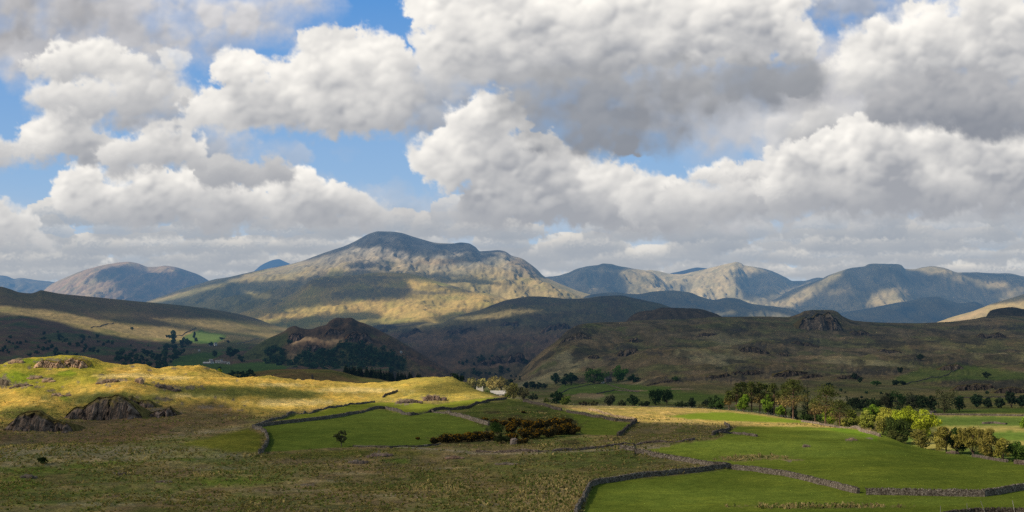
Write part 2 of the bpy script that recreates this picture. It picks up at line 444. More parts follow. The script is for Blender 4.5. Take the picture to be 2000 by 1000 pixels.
OLIVE = C_(0.205, 0.175, 0.070); BROWN = C_(0.205, 0.150, 0.080); GREENM = C_(0.140, 0.158, 0.045)
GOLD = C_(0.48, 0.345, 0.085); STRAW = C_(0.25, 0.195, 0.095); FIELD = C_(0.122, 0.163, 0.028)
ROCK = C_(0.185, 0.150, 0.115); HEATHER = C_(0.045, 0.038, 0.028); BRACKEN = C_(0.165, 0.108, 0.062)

def blend(n, cols):
    """n in about -1..1 picks along the list of colours"""
    t = np.clip((n*1.5+1)*0.5, 0, 1)*(len(cols)-1)
    i = np.clip(t.astype(int), 0, len(cols)-2); f = (t-i)[..., None]
    a = np.array(cols, np.float32)
    return a[i]*(1-f)+a[i+1]*f

# ---- A: the near moor, pastures and the sunny hill
yA = [(-250, 722), (-80, 716), (0, 711), (22, 703), (40, 698), (90, 695), (150, 694.5), (165, 696), (200, 705), (240, 711), (280, 715), (310, 722), (340, 717), (380, 716), (410, 723), (440, 733), (480, 739), (520, 738), (560, 742),
      (640, 748), (700, 752), (760, 748), (800, 743), (845, 739), (880, 741), (905, 750), (930, 762), (960, 772), (985, 777), (1010, 780), (1060, 787), (1100, 793), (1180, 796),
      (1330, 797), (1420, 802), (1500, 811), (1570, 822), (1640, 834), (1690, 841), (1730, 857), (1800, 875), (1850, 882), (1900, 890), (1950, 898), (2000, 905), (2250, 940)]
dA = [(-250, 680), (0, 690), (300, 720), (480, 850), (700, 1000), (860, 1000), (930, 820), (1000, 640), (1100, 620), (1250, 650), (1400, 650), (1550, 600), (1640, 520), (1690, 420), (1730, 370), (1800, 345), (1900, 320), (2000, 292), (2250, 260)]
kA = [
    (1120, [(-250, 135), (2250, 130)]),
    (1000, [(-250, 208), (1000, 206), (1400, 200), (1700, 192), (2000, 186), (2250, 182)]),
    ([(-250, 905), (1000, 905), (1300, 908), (1500, 910), (1700, 920), (1900, 945), (2000, 952), (2250, 965)], [(-250, 300), (1000, 300), (1300, 292), (1500, 280), (1700, 258), (1900, 236), (2000, 228), (2250, 212)]),
    ([(-250, 852), (400, 850), (700, 868), (1000, 864), (1200, 862), (1500, 868), (1700, 884), (1900, 918), (2000, 930), (2250, 952)], [(-250, 390), (400, 385), (700, 352), (1000, 352), (1200, 356), (1500, 330), (1700, 300), (1900, 270), (2000, 252), (2250, 228)]),
    ([(-250, 800), (0, 800), (200, 806), (400, 818), (700, 828), (860, 826), (1000, 822), (1100, 830), (1200, 838), (1500, 842), (1700, 855), (1800, 884), (1900, 900), (2000, 914), (2250, 945)],
     [(-250, 500), (0, 490), (200, 480), (400, 460), (700, 430), (1000, 440), (1200, 440), (1500, 400), (1700, 350), (1800, 320), (1900, 298), (2000, 275), (2250, 245)]),
    ([(-250, 752), (0, 750), (200, 750), (400, 768), (700, 788), (860, 782), (1000, 793), (1100, 806), (1200, 813), (1350, 818), (1500, 826), (1640, 840), (1700, 846), (1800, 878), (1900, 893.5), (2000, 908), (2250, 942)],
     [(-250, 580), (0, 585), (200, 590), (400, 600), (700, 620), (860, 640), (1000, 540), (1100, 510), (1200, 510), (1350, 510), (1500, 480), (1640, 440), (1700, 380), (1800, 336), (1900, 310), (2000, 285), (2250, 253)]),
    (yA, dA),
    ([(a, b+26) for a, b in yA], [(a, b*1.2) for a, b in dA]),
    ([(a, b+120) for a, b in yA], [(a, b*1.6) for a, b in dA]),
]
POLY_FIELD1 = [(497, 834), (544, 827), (608, 820), (672, 811), (723, 800), (752, 799), (800, 812), (840, 804), (880, 810), (920, 821), (953, 831), (948, 842), (900, 852), (855, 858), (838, 870), (800, 875), (700, 873), (640, 875), (560, 881), (516, 883), (523, 860), (518, 845)]
POLY_FIELD2 = [(530, 822), (570, 812), (610, 806), (650, 796), (690, 789), (735, 786), (800, 786), (850, 790), (920, 780), (970, 776), (985, 779), (930, 788), (896, 796), (842, 801), (800, 808), (752, 796), (723, 797), (672, 808), (608, 817)]
POLY_FIELD4 = [(1066, 794), (1097, 803), (1150, 813), (1200, 823), (1236, 826), (1222, 836), (1207, 850), (1160, 850), (1134, 848), (1128, 830), (1100, 808)]
POLY_WEDGE = [(350, 868), (420, 851), (485, 836), (498, 840), (512, 856), (507, 882), (470, 885), (420, 878)]
POLY_RIGHT = [(1128, 1120), (1138, 1000), (1152, 962), (1164, 946), (1210, 938), (1320, 928), (1420, 917), (1428, 912), (1345, 896), (1300, 886), (1262, 879), (1330, 866), (1395, 858), (1425, 846), (1440, 832), (1560, 831), (1700, 842), (2300, 930), (2300, 1120)]
POLY_SUNGOLD = [(1105, 798), (1330, 796), (1420, 801), (1580, 822), (1690, 841), (1600, 834), (1440, 832), (1300, 828), (1245, 826), (1200, 815)]
POLY_SUNGREEN = [(1300, 813), (1370, 806), (1420, 804), (1480, 811), (1560, 821), (1585, 826), (1540, 826), (1440, 822.5), (1350, 819)]

def field_mask(U, V):
    m = pmask(U, V, POLY_FIELD1, 1.6)
    for p, s in ((POLY_FIELD2, 1.5), (POLY_FIELD4, 1.5), (POLY_RIGHT, 3), (POLY_SUNGREEN, 2)):
        m = np.maximum(m, pmask(U, V, p, s))
    return m
def gauss(U, D, uc, su, dc, sd, A): return A*np.exp(-((U-uc)/su)**2-((D-dc)/sd)**2)
def dispA(X, D, U, Y):
    fm = field_mask(U, Y)
    hill = sstep(430, 520, D)*sstep(1000, 860, U)
    n = fbm(X/95., D/95., 4, 11)*2.6 + fbm(X/26., D/26., 4, 12)*1.1*(1+0.9*hill) + fbm(X/7., D/7., 3, 13)*0.28
    z = n*(1-0.86*fm)*(0.35+0.65*sstep(180, 300, D)+0.4*hill) 
    z = z*(1-0.55*sstep(1000, 1150, U)*sstep(420, 360, D))
    z = z*np.where(U > 1600, 0.4, 1.0)
    # mounds on the sunny hill
    z = z + gauss(U, D, 215, 105, 560, 36, 5.0) + gauss(U, D, 60, 60, 535, 30, 3.5) + gauss(U, D, 450, 150, 640, 45, 4.2) + gauss(U, D, 330, 90, 585, 30, 2.0)
    z = z + gauss(U, D, 840, 80, 660, 36, 3.0)*0.8 + gauss(U, D, 570, 60, 760, 40, 2.0)
    # swells in the big pasture on the right
    z = z + gauss(U, D, 1480, 160, 345, 26, 1.2) - gauss(U, D, 1500, 200, 300, 22, 0.8) + gauss(U, D, 1660, 130, 400, 30, 1.3)
    z = z + fm*(fbm(X/38., D/38., 3, 15)*0.5)
    # little bank below the big left pasture and the track
    z = z + 0.7*sstep(900, 885, Y)*sstep(868, 880, Y)*(U < 1240)
    return z.astype(float)
def coverA(s):
    U, V, X, D = s.U, s.V, s.X, s.D
    n1 = fbm(X/70., D/110., 5, 31); n2 = fbm(X/16., D/34., 5, 32, 0.6); n3 = fbm(X/4.5, D/14., 4, 33, 0.6)
    nb = fbm(X/34., D/13., 4, 34, .6)
    c = blend(n1*1.1+n2*0.7+nb*.6, [GREENM*0.72, OLIVE*.85, BROWN*0.95, OLIVE*1.12, GREENM*1.05, OLIVE*.8])
    rough = np.ones(U.shape, np.float32)
    # tussock straw speckle
    m = sstep(0.08, 0.42, n3+0.5*n2)*0.55; c = mixc(c, m, STRAW)
    # straw on the lower right of the moor
    m = pmask(U, V, [(990, 1010), (1020, 960), (1090, 938), (1150, 938), (1140, 965), (1125, 1010)], 14, 18, 30, 5)*sstep(-0.35, 0.15, n3+n2*0.5); c = mixc(c, m, STRAW*1.15)
    m = pmask(U, V, [(1240, 884), (1330, 897), (1420, 912), (1380, 914), (1300, 902), (1220, 886)], 4, 5, 20, 6)*0.85; c = mixc(c, m, STRAW*1.1)
    for p, k in (([(0, 862), (120, 868), (300, 872), (480, 872), (380, 884), (220, 892), (0, 902)], .7), ([(0, 908), (200, 895), (420, 885), (520, 888), (300, 905), (0, 922)], .6), ([(250, 852), (430, 838), (500, 832), (420, 846), (300, 860)], .8)):
        m = np.minimum(1, pmask(U, V, p, 6, 9, 40, 8)*k*1.25)*sstep(-0.5, 0.3, n2+0.4*n3); c = mixc(c, m, C_(0.30, 0.25, 0.15))
    for cx, cy, rx, ry in [(620, 940, 60, 3), (560, 958, 90, 3), (330, 972, 80, 4), (760, 968, 70, 4), (880, 915, 60, 3), (1050, 905, 70, 3), (430, 915, 80, 3), (180, 985, 90, 4), (960, 985, 60, 4), (690, 925, 60, 2.5)]:
        m = emask(U, V, [(cx, cy, rx, ry)], .6, .9, 16); c = mixc(c, m*.6, C_(0.30, 0.25, 0.145))
    for cx, cy, rx, ry in [(250, 958, 70, 5), (520, 982, 90, 6), (820, 950, 80, 6), (1020, 925, 60, 5), (130, 965, 60, 4), (680, 990, 80, 5), (380, 945, 50, 4), (930, 962, 50, 4)]:
        m = emask(U, V, [(cx, cy, rx, ry)], .6, .9, 18); c = mixc(c, m*.6, C_(0.095, 0.115, 0.036))
    # sunny hill
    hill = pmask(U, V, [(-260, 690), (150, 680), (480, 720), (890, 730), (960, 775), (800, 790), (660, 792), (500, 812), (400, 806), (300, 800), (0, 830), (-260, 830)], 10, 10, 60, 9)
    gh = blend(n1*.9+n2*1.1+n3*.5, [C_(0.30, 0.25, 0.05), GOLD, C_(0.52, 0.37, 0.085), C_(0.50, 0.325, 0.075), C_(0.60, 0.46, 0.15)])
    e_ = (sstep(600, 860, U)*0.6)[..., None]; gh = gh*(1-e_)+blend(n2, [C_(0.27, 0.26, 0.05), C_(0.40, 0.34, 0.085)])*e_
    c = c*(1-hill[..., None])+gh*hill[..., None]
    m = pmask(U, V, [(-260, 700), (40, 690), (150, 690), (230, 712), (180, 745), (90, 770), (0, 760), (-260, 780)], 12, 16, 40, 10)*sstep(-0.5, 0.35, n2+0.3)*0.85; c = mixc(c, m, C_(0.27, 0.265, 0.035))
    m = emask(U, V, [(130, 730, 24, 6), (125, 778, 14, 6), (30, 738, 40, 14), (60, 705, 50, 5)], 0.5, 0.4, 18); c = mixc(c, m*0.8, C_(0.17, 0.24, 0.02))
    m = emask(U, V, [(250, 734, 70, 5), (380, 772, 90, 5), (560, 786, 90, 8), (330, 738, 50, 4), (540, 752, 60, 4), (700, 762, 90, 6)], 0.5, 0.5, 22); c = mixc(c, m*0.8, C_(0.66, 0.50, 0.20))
    # mounds: rough green
    m = emask(U, V, [(220, 780, 120, 17), (440, 764, 160, 12), (560, 771, 80, 8), (55, 806, 70, 16), (570, 768, 70, 8)], 0.5, 0.4, 26); c = mixc(c, m*0.85, C_(0.150, 0.165, 0.045))
    # brown bracken slope
    m = pmask(U, V, [(-260, 850), (60, 838), (160, 815), (300, 790), (440, 788), (500, 812), (430, 838), (340, 850), (200, 868), (0, 868), (-260, 870)], 10, 14, 40, 12)*0.85
    c = c*(1-m[..., None])+blend(n2, [BRACKEN*0.85, BRACKEN, C_(0.19, 0.14, 0.075), C_(0.15, 0.125, 0.055)])*m[..., None]
    # fields
    gf = blend(n1+0.6*n2+0.7*fbm(X/55., D/22., 5, 35, .6), [FIELD*0.74, FIELD*0.92, FIELD*1.05*np.array([1.05, 1, 1], np.float32), FIELD*1.30])
    for p, s_, tint, w in ((POLY_FIELD1, 1.6, (1, 0.98, 1), 0), (POLY_FIELD2, 1.6, (1.5, 1.3, 1), 1), (POLY_FIELD4, 1.4, (1.05, 1, 1), 0), (POLY_RIGHT, 3, (1.08, 1.04, 0.9), 2), (POLY_WEDGE, 5, (1.3, 1.0, 1), 5)):
        m = pmask(U, V, p, s_, w, 18, 20); c = c*(1-m[..., None])+gf*np.array(tint, np.float32)*m[..., None]
        rough = rough*(1-m*(0.50 if p is not POLY_WEDGE else 0.25))
    # brighter and darker swaths of the right pasture
    m = emask(U, V, [(1500, 872, 190, 12), (1420, 868, 120, 9), (1650, 850, 90, 7), (1560, 885, 200, 8)], 0.6, 0.4, 60); c = mixc(c, m*0.5, FIELD*1.5)
    m = emask(U, V, [(1300, 965, 150, 26), (1500, 970, 200, 20), (1800, 980, 150, 10)], 0.7, 0.5, 60); c = mixc(c, m*0.35, FIELD*1.35)
    m = emask(U, V, [(1760, 905, 130, 10), (1880, 930, 160, 12), (1380, 945, 120, 12), (1900, 912, 90, 9)], 0.7, 0.5, 60); c = mixc(c, m*0.35, FIELD*0.72)
    # knoll with thin grass
    m = pmask(U, V, [(860, 800), (930, 790), (990, 780), (1060, 788), (1120, 815), (1135, 850), (1000, 870), (950, 840), (950, 828), (900, 808)], 3, 5, 16, 21)
    c = c*(1-m[..., None])+blend(n2+n3*0.5, [C_(0.075, 0.09, 0.026), C_(0.095, 0.115, 0.03), C_(0.14, 0.125, 0.055)])*m[..., None]
    # ground below the gorse, heather blotches
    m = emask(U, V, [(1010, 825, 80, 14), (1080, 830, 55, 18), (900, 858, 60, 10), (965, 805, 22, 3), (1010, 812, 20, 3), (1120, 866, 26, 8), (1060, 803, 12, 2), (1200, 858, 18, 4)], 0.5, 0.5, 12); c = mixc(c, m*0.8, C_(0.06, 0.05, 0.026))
    # sunny valley field: straw and green
    m = pmask(U, V, POLY_SUNGOLD, 2, 2, 14, 23); c = c*(1-m[..., None])+blend(n3+n2*0.5, [C_(0.26, 0.22, 0.06), C_(0.36, 0.27, 0.09), C_(0.44, 0.33, 0.14)])*m[..., None]
    m = pmask(U, V, POLY_SUNGREEN, 2.2, 2, 20, 24); c = mixc(c, m, C_(0.145, 0.20, 0.022)); rough = rough*(1-0.7*m)
    m = pmask(U, V, [(1600, 836), (1640, 835), (1690, 841), (1716, 852), (1712, 862), (1670, 850)], 2); c = mixc(c, m, C_(0.12, 0.19, 0.02))
    m = pmask(U, V, [(1097, 797), (1240, 818), (1236, 822), (1150, 810), (1097, 800)], 1.2); c = mixc(c, m*0.7, C_(0.27, 0.27, 0.09))
    # rough strip right of the wall
    m = pmask(U, V, [(1215, 850), (1245, 826), (1300, 828), (1425, 834), (1420, 842), (1400, 858), (1330, 866), (1240, 866)], 3, 5, 22, 25)
    c = c*(1-m[..., None])+blend(n2+n3, [C_(0.075, 0.10, 0.025), C_(0.13, 0.11, 0.05), C_(0.19, 0.15, 0.085)])*m[..., None]
    rough = np.maximum(rough, m)
    m = pmask(U, V, [(1410, 836), (1450, 836), (1480, 846), (1440, 852), (1395, 850)], 2, 4, 16, 26); c = mixc(c, m*0.6, FIELD*0.9)
    # track and its pale verge
    for pl, w, cc in (([(690, 871), (790, 873), (870, 879), (930, 886), (1040, 885), (1130, 881), (1200, 878), (1290, 874)], 1.5, C_(0.30, 0.25, 0.17)), ([(850, 877), (930, 882), (1050, 881.5)], 1.0, C_(0.26, 0.21, 0.15)), ([(1130, 872), (1230, 872), (1310, 870)], 2.4, C_(0.25, 0.2, 0.12))):
        p = np.array(pl); yy = np.interp(U[0], p[:, 0], p[:, 1])
        m = sstep(w+1, w-0.6, np.abs(V-yy+fbm(X/6, D/6, 3, 41)*1.5))*((U > p[0, 0]) & (U < p[-1, 0])); c = mixc(c, m.astype(np.float32)*0.8, cc)
    # straw tufts at field edges
    m = emask(U, V, [(1480, 893, 60, 5), (1440, 897, 40, 4), (1590, 989, 150, 4), (1545, 898, 25, 2), (1320, 826, 60, 2)], 0.5, 0.7, 10); c = mixc(c, m*0.75, STRAW); rough = np.maximum(rough, m)
    # bright bank under the left pasture, green wet ground at the left edge
    m = pmask(U, V, [(480, 890), (560, 884), (700, 877), (800, 880), (860, 890), (700, 890), (640, 893), (500, 896)], 4, 5, 20, 27)*0.8; c = mixc(c, m, C_(0.125, 0.125, 0.028))
    m = emask(U, V, [(30, 945, 60, 16), (60, 918, 90, 8), (220, 905, 60, 5), (160, 910, 50, 6), (350, 897, 40, 3), (780, 900, 30, 6), (450, 940, 90, 9)], 0.6, 0.5, 20); c = mixc(c, m*0.85, C_(0.125, 0.165, 0.03))
    m = pmask(U, V, [(900, 890), (1230, 880), (1390, 915), (1200, 932), (1120, 940), (960, 930), (860, 905)], 12, 14, 40, 28)*0.6; c = mixc(c, m*sstep(-0.4, .4, n1+n2+0.2), C_(0.088, 0.112, 0.028))
    # bare rock showing
    m = emask(U, V, ROCK_SPOTS, 0.4, 0.9, 7); c = mixc(c, m*0.9, ROCK)
    return c, rough
ROCK_SPOTS = [(20, 704, 16, 5), (40, 699, 10, 4), (110, 706, 34, 7), (150, 706, 20, 8), (70, 736, 12, 4), (93, 741, 9, 4), (40, 752, 18, 6), (8, 745, 14, 12), (210, 744, 20, 4), (240, 742, 12, 3), (275, 742, 8, 6), (110, 770, 8, 4), (132, 770, 4, 4),
              (330, 757, 26, 5), (370, 757, 14, 4), (310, 802, 20, 8), (320, 780, 14, 4), (215, 788, 24, 8), (260, 778, 14, 4), (400, 795, 18, 4), (235, 925, 14, 4), (55, 930, 10, 5), (320, 940, 16, 3), (740, 888, 22, 6), (700, 902, 18, 4), (885, 893, 18, 3),
              (790, 785, 20, 6), (845, 777, 24, 6), (1575, 871, 7, 3), (1660, 858, 12, 3), (1700, 856, 8, 2), (1862, 883, 10, 4), (990, 905, 20, 2), (600, 947, 20, 2), (1540, 900, 6, 2)]
rr_ = np.random.default_rng(44)
ROCK_SPOTS += [(rr_.uniform(0, 470), rr_.uniform(702, 765), rr_.uniform(2, 7), rr_.uniform(1, 2.6)) for _ in range(46)]+[(rr_.uniform(240, 480), rr_.uniform(775, 815), rr_.uniform(2, 7), rr_.uniform(1, 2.6)) for _ in range(22)]
LIT_A = [
    ([(-300, 640), (900, 640), (884, 742), (830, 754), (800, 765), (860, 771), (905, 768), (985, 772), (1000, 779), (960, 783), (890, 789), (850, 793), (800, 801), (760, 790), (690, 789), (640, 797), (560, 808), (510, 812), (470, 797), (500, 790), (550, 786), (600, 780), (640, 776),
      (600, 770), (520, 762), (440, 754), (380, 749), (320, 751), (270, 757), (330, 768), (420, 774), (470, 784), (490, 795), (440, 782), (370, 776), (310, 771), (260, 767), (205, 766), (160, 774), (128, 787), (70, 791), (40, 803), (0, 818), (-300, 850)], 3.0, 1.0),
    ([(1090, 790), (1330, 790), (1420, 796), (1500, 806), (1600, 824), (1720, 842), (1740, 862), (1680, 849), (1600, 841), (1500, 833), (1440, 828), (1330, 827), (1250, 824), (1200, 814), (1110, 799)], 2.2, 1.0),
]
def litA(s):
    L = np.zeros(s.U.shape, np.float32)
    for p, w, a in LIT_A: L = np.maximum(L, a*pmask(s.U, s.V, p, w, 3, 26, 51))
    L = np.maximum(L, 0.16*emask(s.U, s.V, [(1500, 866, 260, 16), (1640, 852, 120, 10), (700, 800, 200, 10), (1330, 966, 170, 24), (1560, 900, 200, 10)], 0.9, 0.25, 60))
    L = L*(1-0.55*emask(s.U, s.V, [(700, 770, 60, 5), (860, 760, 60, 9), (560, 772, 50, 5)], 0.6, 0.3, 30))
    L = L*(1-0.95*emask(s.U, s.V, [(430, 764, 150, 10), (560, 771, 80, 7), (228, 782, 115, 15), (480, 803, 90, 8), (60, 812, 70, 14)], 0.5, 0.25, 34))
    return L
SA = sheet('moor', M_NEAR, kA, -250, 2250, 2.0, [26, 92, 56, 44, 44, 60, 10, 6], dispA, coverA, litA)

# ---- B: valley floor and the dark craggy fell on the right
yB = [(840, 748), (900, 744), (960, 742), (1000, 738), (1020, 722), (1040, 703), (1062, 684), (1085, 668), (1105, 650), (1120, 640), (1135, 634), (1160, 631), (1215, 629), (1260, 626), (1330, 624), (1400, 619), (1450, 618.5), (1500, 619), (1535, 620), (1560, 614), (1572, 608), (1590, 606.5), (1625, 606.5), (1636, 610), (1645, 618),
      (1670, 627), (1720, 630), (1790, 631), (1850, 629), (1905, 623), (1925, 619), (1960, 617), (2000, 618), (2250, 620)]
dB = [(840, 2500), (1000, 2500), (1060, 2400), (1135, 2500), (1300, 2800), (1600, 2800), (2000, 2900), (2250, 2900)]
kB = [
    ([(840, 850), (1000, 850), (1250, 862), (1450, 870), (1600, 890), (1700, 920), (1900, 960), (2250, 985)], [(840, 900), (1000, 700), (1250, 620), (1450, 560), (1600, 500), (1700, 430), (1900, 390), (2250, 360)]),
    ([(840, 792), (1000, 800), (1250, 806), (1450, 824), (1600, 850), (1750, 884), (1850, 900), (2000, 912), (2250, 925)], [(840, 1300), (1000, 900), (1250, 780), (1450, 690), (1600, 590), (1750, 500), (1850, 470), (2000, 450), (2250, 430)]),
    ([(840, 770), (940, 770), (1060, 778), (1250, 785), (1450, 800), (1600, 812), (1750, 810), (2000, 806), (2250, 806)], [(840, 1600), (940, 1560), (1060, 1150), (1250, 950), (1450, 860), (1600, 760), (1750, 720), (2000, 720), (2250, 720)]),
    ([(840, 757), (940, 757), (1060, 760), (1190, 746), (1300, 758), (1450, 770), (1700, 778), (2000, 772), (2250, 772)], [(840, 1950), (940, 1900), (1060, 1650), (1190, 1650), (1300, 1300), (1450, 1150), (1700, 1000), (2000, 1000), (2250, 1000)]),
    ([(840, 750), (940, 747), (1000, 742), (1080, 715), (1190, 705), (1300, 700), (1500, 705), (1700, 712), (2000, 705), (2250, 700)], [(840, 2250), (940, 2200), (1000, 2200), (1080, 2050), (1190, 2050), (1300, 1900), (1500, 1800), (1700, 1700), (2000, 1750), (2250, 1750)]),
    ([(840, 749), (960, 743.5), (1000, 740), (1060, 698), (1135, 662), (1300, 660), (1500, 660), (1700, 664), (2000, 655), (2250, 655)], [(840, 2400), (1000, 2380), (1060, 2260), (1135, 2300), (1300, 2350), (1600, 2350), (2000, 2350), (2250, 2350)]),
    (yB, dB),
    ([(a, b+30) for a, b in yB], [(a, b*1.25) for a, b in dB]),
    ([(a, b+120) for a, b in yB], [(a, b*1.5) for a, b in dB]),
]
def crestw(yc, w=22., lo=0.12):
    def f(U, Y):
        c = curve(yc, U[0].astype(float))
        return np.clip((Y-c[None, :])/w, lo, 1)
    return f
cwB = crestw(yB)
CRAGS_B = [(1475, 678, 30, 9), (1225, 680, 22, 10), (1560, 668, 40, 7), (1520, 730, 30, 9), (1460, 722, 34, 10), (1430, 740, 30, 7), (1580, 730, 22, 8), (1700, 726, 60, 7), (1860, 712, 36, 10), (1900, 745, 70, 12), (1950, 750, 80, 12), (1130, 648, 30, 14), (1110, 656, 20, 10), (1900, 640, 40, 5), (1980, 640, 30, 5), (1670, 646, 14, 5), (1340, 740, 60, 4), (1530, 690, 10, 5),
           (1300, 744, 40, 5), (1440, 645, 20, 4), (1280, 690, 18, 5), (1190, 700, 16, 4), (1780, 705, 26, 5), (1600, 620, 30, 12)]
def dispB(X, D, U, Y):
    w = cwB(U, Y)
    fell = sstep(760, 715, Y)
    n = fbm(X/260., D/260., 5, 61)*14*w + billow(X/90., D/90., 5, 62)*7.0*w + fbm(X/22., D/30., 4, 63)*2.2*np.maximum(w, 0.25)
    z = n*(0.06+0.94*fell)
    m = emask(U, Y, CRAGS_B, 0.6, 0.5, 10)
    z = z + m*(2.2+4*fbm(X/28., D/28., 4, 64))*np.maximum(w, .3)
    return z
def coverB(s):
    U, V, X, D = s.U, s.V, s.X, s.D
    n1 = fbm(X/330., D/330., 5, 65); n2 = fbm(X/60., D/150., 5, 66, 0.6); n3 = fbm(X/16., D/60., 4, 67, 0.6)
    up = blend(n1*0.9+n2*1.1, [C_(0.070, 0.072, 0.036), C_(0.135, 0.130, 0.060), C_(0.125, 0.098, 0.056), C_(0.175, 0.135, 0.085), C_(0.115, 0.120, 0.052)])
    lo = blend(n1+n2*0.7, [C_(0.07, 0.105, 0.025), C_(0.10, 0.115, 0.035), C_(0.15, 0.125, 0.06), C_(0.085, 0.12, 0.028)])
    m = sstep(735, 775, V+12*n1)[..., None]
    c = up*(1-m)+lo*m
    rough = np.ones(U.shape, np.float32)
    st = fbm(X/140., D/420., 5, 68, 0.62)
    m = sstep(0.10, 0.36, st)*sstep(625, 690, V)*0.75; c = mixc(c, m, C_(0.27, 0.235, 0.135))
    m = sstep(0.14, 0.30, fbm(X/45., D/130., 5, 69, .6))*sstep(775, 735, V)*0.75; c = mixc(c, m, C_(0.055, 0.052, 0.038))
    m = sstep(0.20, 0.34, fbm(X/90., D/260., 5, 169, .6))*sstep(770, 740, V)*0.7; c = mixc(c, m, C_(0.045, 0.044, 0.034))
    m = emask(U, V, CRAGS_B, 0.35, 0.8, 9); c = mixc(c, m*0.85*sstep(-.5, .3, n3+.3), C_(0.06, 0.055, 0.048))
    m = emask(U, V, [(1600, 622, 36, 14)], 0.4, 0.4, 9)[..., None]*sstep(-0.2, 0.4, fbm(X/5., D/60., 3, 70))[..., None]*0.8; c = c*(1-m)+C_(0.12, 0.11, 0.10)*m
    # fields round the farm and along the valley
    F2 = C_(0.072, 0.118, 0.022)
    for p, k in (([(1100, 750), (1170, 748), (1245, 752), (1330, 758), (1330, 765), (1240, 766), (1160, 768), (1080, 772)], 0.85), ([(1180, 765), (1260, 764), (1420, 770), (1420, 790), (1200, 792), (1170, 780)], .6), ([(1280, 768), (1460, 775), (1440, 786), (1290, 780)], .5),
                 ([(1745, 738), (1800, 720), (1870, 712), (2010, 728), (2010, 742), (1860, 742), (1760, 750)], .65), ([(1830, 800), (2300, 792), (2300, 804), (1830, 808)], .8), ([(1815, 812), (2300, 812), (2300, 834), (1830, 836)], .85), ([(1880, 840), (2300, 840), (2300, 866), (1960, 862)], .9), ([(1690, 846), (1760, 840), (1900, 880), (2300, 900), (2300, 960), (1700, 920)], .8), ([(1000, 788), (1090, 795), (1060, 800), (1000, 795)], .6)):
        m = pmask(U, V, p, 2.5, 3, 20, 71)*k; c = mixc(c, m, F2*(1.25 if p[0][1] > 800 else 1.0)); rough = rough*(1-0.5*m)
    for p in ([(1820, 832), (2300, 832), (2300, 842), (1960, 842), (1860, 846)], [(1815, 808), (2300, 806), (2300, 813), (1815, 813)], [(1930, 862), (2300, 862), (2300, 880), (1960, 880)], [(1780, 862), (1860, 850), (1900, 870), (1820, 885)]):
        m = pmask(U, V, p, 2, 3, 18, 72)*.85; c = mixc(c, m*.9, C_(0.31, 0.265, 0.085))
    m = emask(U, V, [(1150, 772, 40, 4), (1250, 763, 14, 2), (1330, 760, 30, 2)], .4, .5, 10); c = mixc(c, m*.8, C_(0.25, 0.18, 0.11))
    m = pmask(U, V, [(910, 764), (990, 770), (1100, 792), (1090, 798), (1000, 782), (900, 776)], 2, 2, 14, 73); c = mixc(c, m*0.7, C_(0.24, 0.2, 0.11))
    p = np.array([(1822, 802), (1818, 806), (1814, 812), (1817, 820), (1826, 828), (1834, 838)], float)
    uu = np.interp(V, p[:, 1], p[:, 0]); m = (sstep(6, 2.5, np.abs(U-uu)))*((V > 802) & (V < 830)); c = mixc(c, m.astype(np.float32), C_(0.32, 0.26, 0.21))
    return c, rough
def litB(s):
    U, V = s.U, s.V
    L = np.maximum(0.85*pmask(U, V, [(1590, 830), (1660, 812), (1730, 812), (1815, 812), (1900, 813), (2300, 810), (2300, 960), (2000, 940), (1850, 915), (1750, 900), (1690, 880)], 5, 6, 30, 74), 0)
    L = L*(1-0.45*pmask(U, V, [(1830, 816), (2300, 816), (2300, 832), (1840, 830)], 4, 4, 30, 75))
    L = np.maximum(L, 0.95*pmask(U, V, [(880, 752), (1000, 752), (1010, 770), (1000, 782), (900, 772)], 4, 2, 20, 76))
    L = np.maximum(L, 0.9*pmask(U, V, [(1080, 790), (1110, 790), (1110, 798), (1080, 798)], 2))
    L = np.maximum(L, 0.95*pmask(U, V, [(1410, 826), (1500, 824), (1640, 826), (1720, 835), (1720, 880), (1600, 880), (1410, 865)], 5, 4, 30, 76))
    return L
SB = sheet('valley', M_MID, kB, 840, 2250, 2.0, [6, 26, 30, 40, 56, 40, 56, 8, 4], dispB, coverB, litB)
# dark knolls on the skyline of that fell
def knoll(name, yc, d, u0, u1, hgt, seed, colr):
    cw = crestw(yc, 8., 0.3)
    def disp(X, D, U, Y): return (billow(X/30., D/60., 5, seed)*3.2+fbm(X/9., D/40., 3, seed+1)*1.6)*cw(U, Y)
    def cov(s):
        n = fbm(s.X/14., s.D/60., 5, seed+2, .6)
        return blend(n*1.4, [colr*0.6, colr, colr*1.5]), np.ones(s.U.shape, np.float32)
    return sheet(name, M_MID, [([(a, max(b, 0)+hgt+16) for a, b in yc], d*0.93), ([(a, b+hgt*0.5) for a, b in yc], d*0.965), (yc, d), ([(a, b+hgt+20) for a, b in yc], d*1.06)], u0, u1, 2.0, [10, 14, 6], disp, cov, lambda s: np.zeros(s.U.shape, np.float32))
knoll('hill', [(1205, 640), (1222, 629), (1232, 618), (1250, 609), (1275, 606), (1295, 601), (1330, 602), (1360, 603), (1395, 612), (1420, 624), (1440, 640)], 3300., 1205, 1440, 16, 171, C_(0.075, 0.058, 0.04))
knoll('hill', [(1905, 640), (1922, 624), (1935, 607), (1955, 602), (1975, 600), (2000, 604), (2030, 608), (2080, 622), (2120, 640)], 3100., 1905, 2120, 18, 173, C_(0.055, 0.048, 0.035))
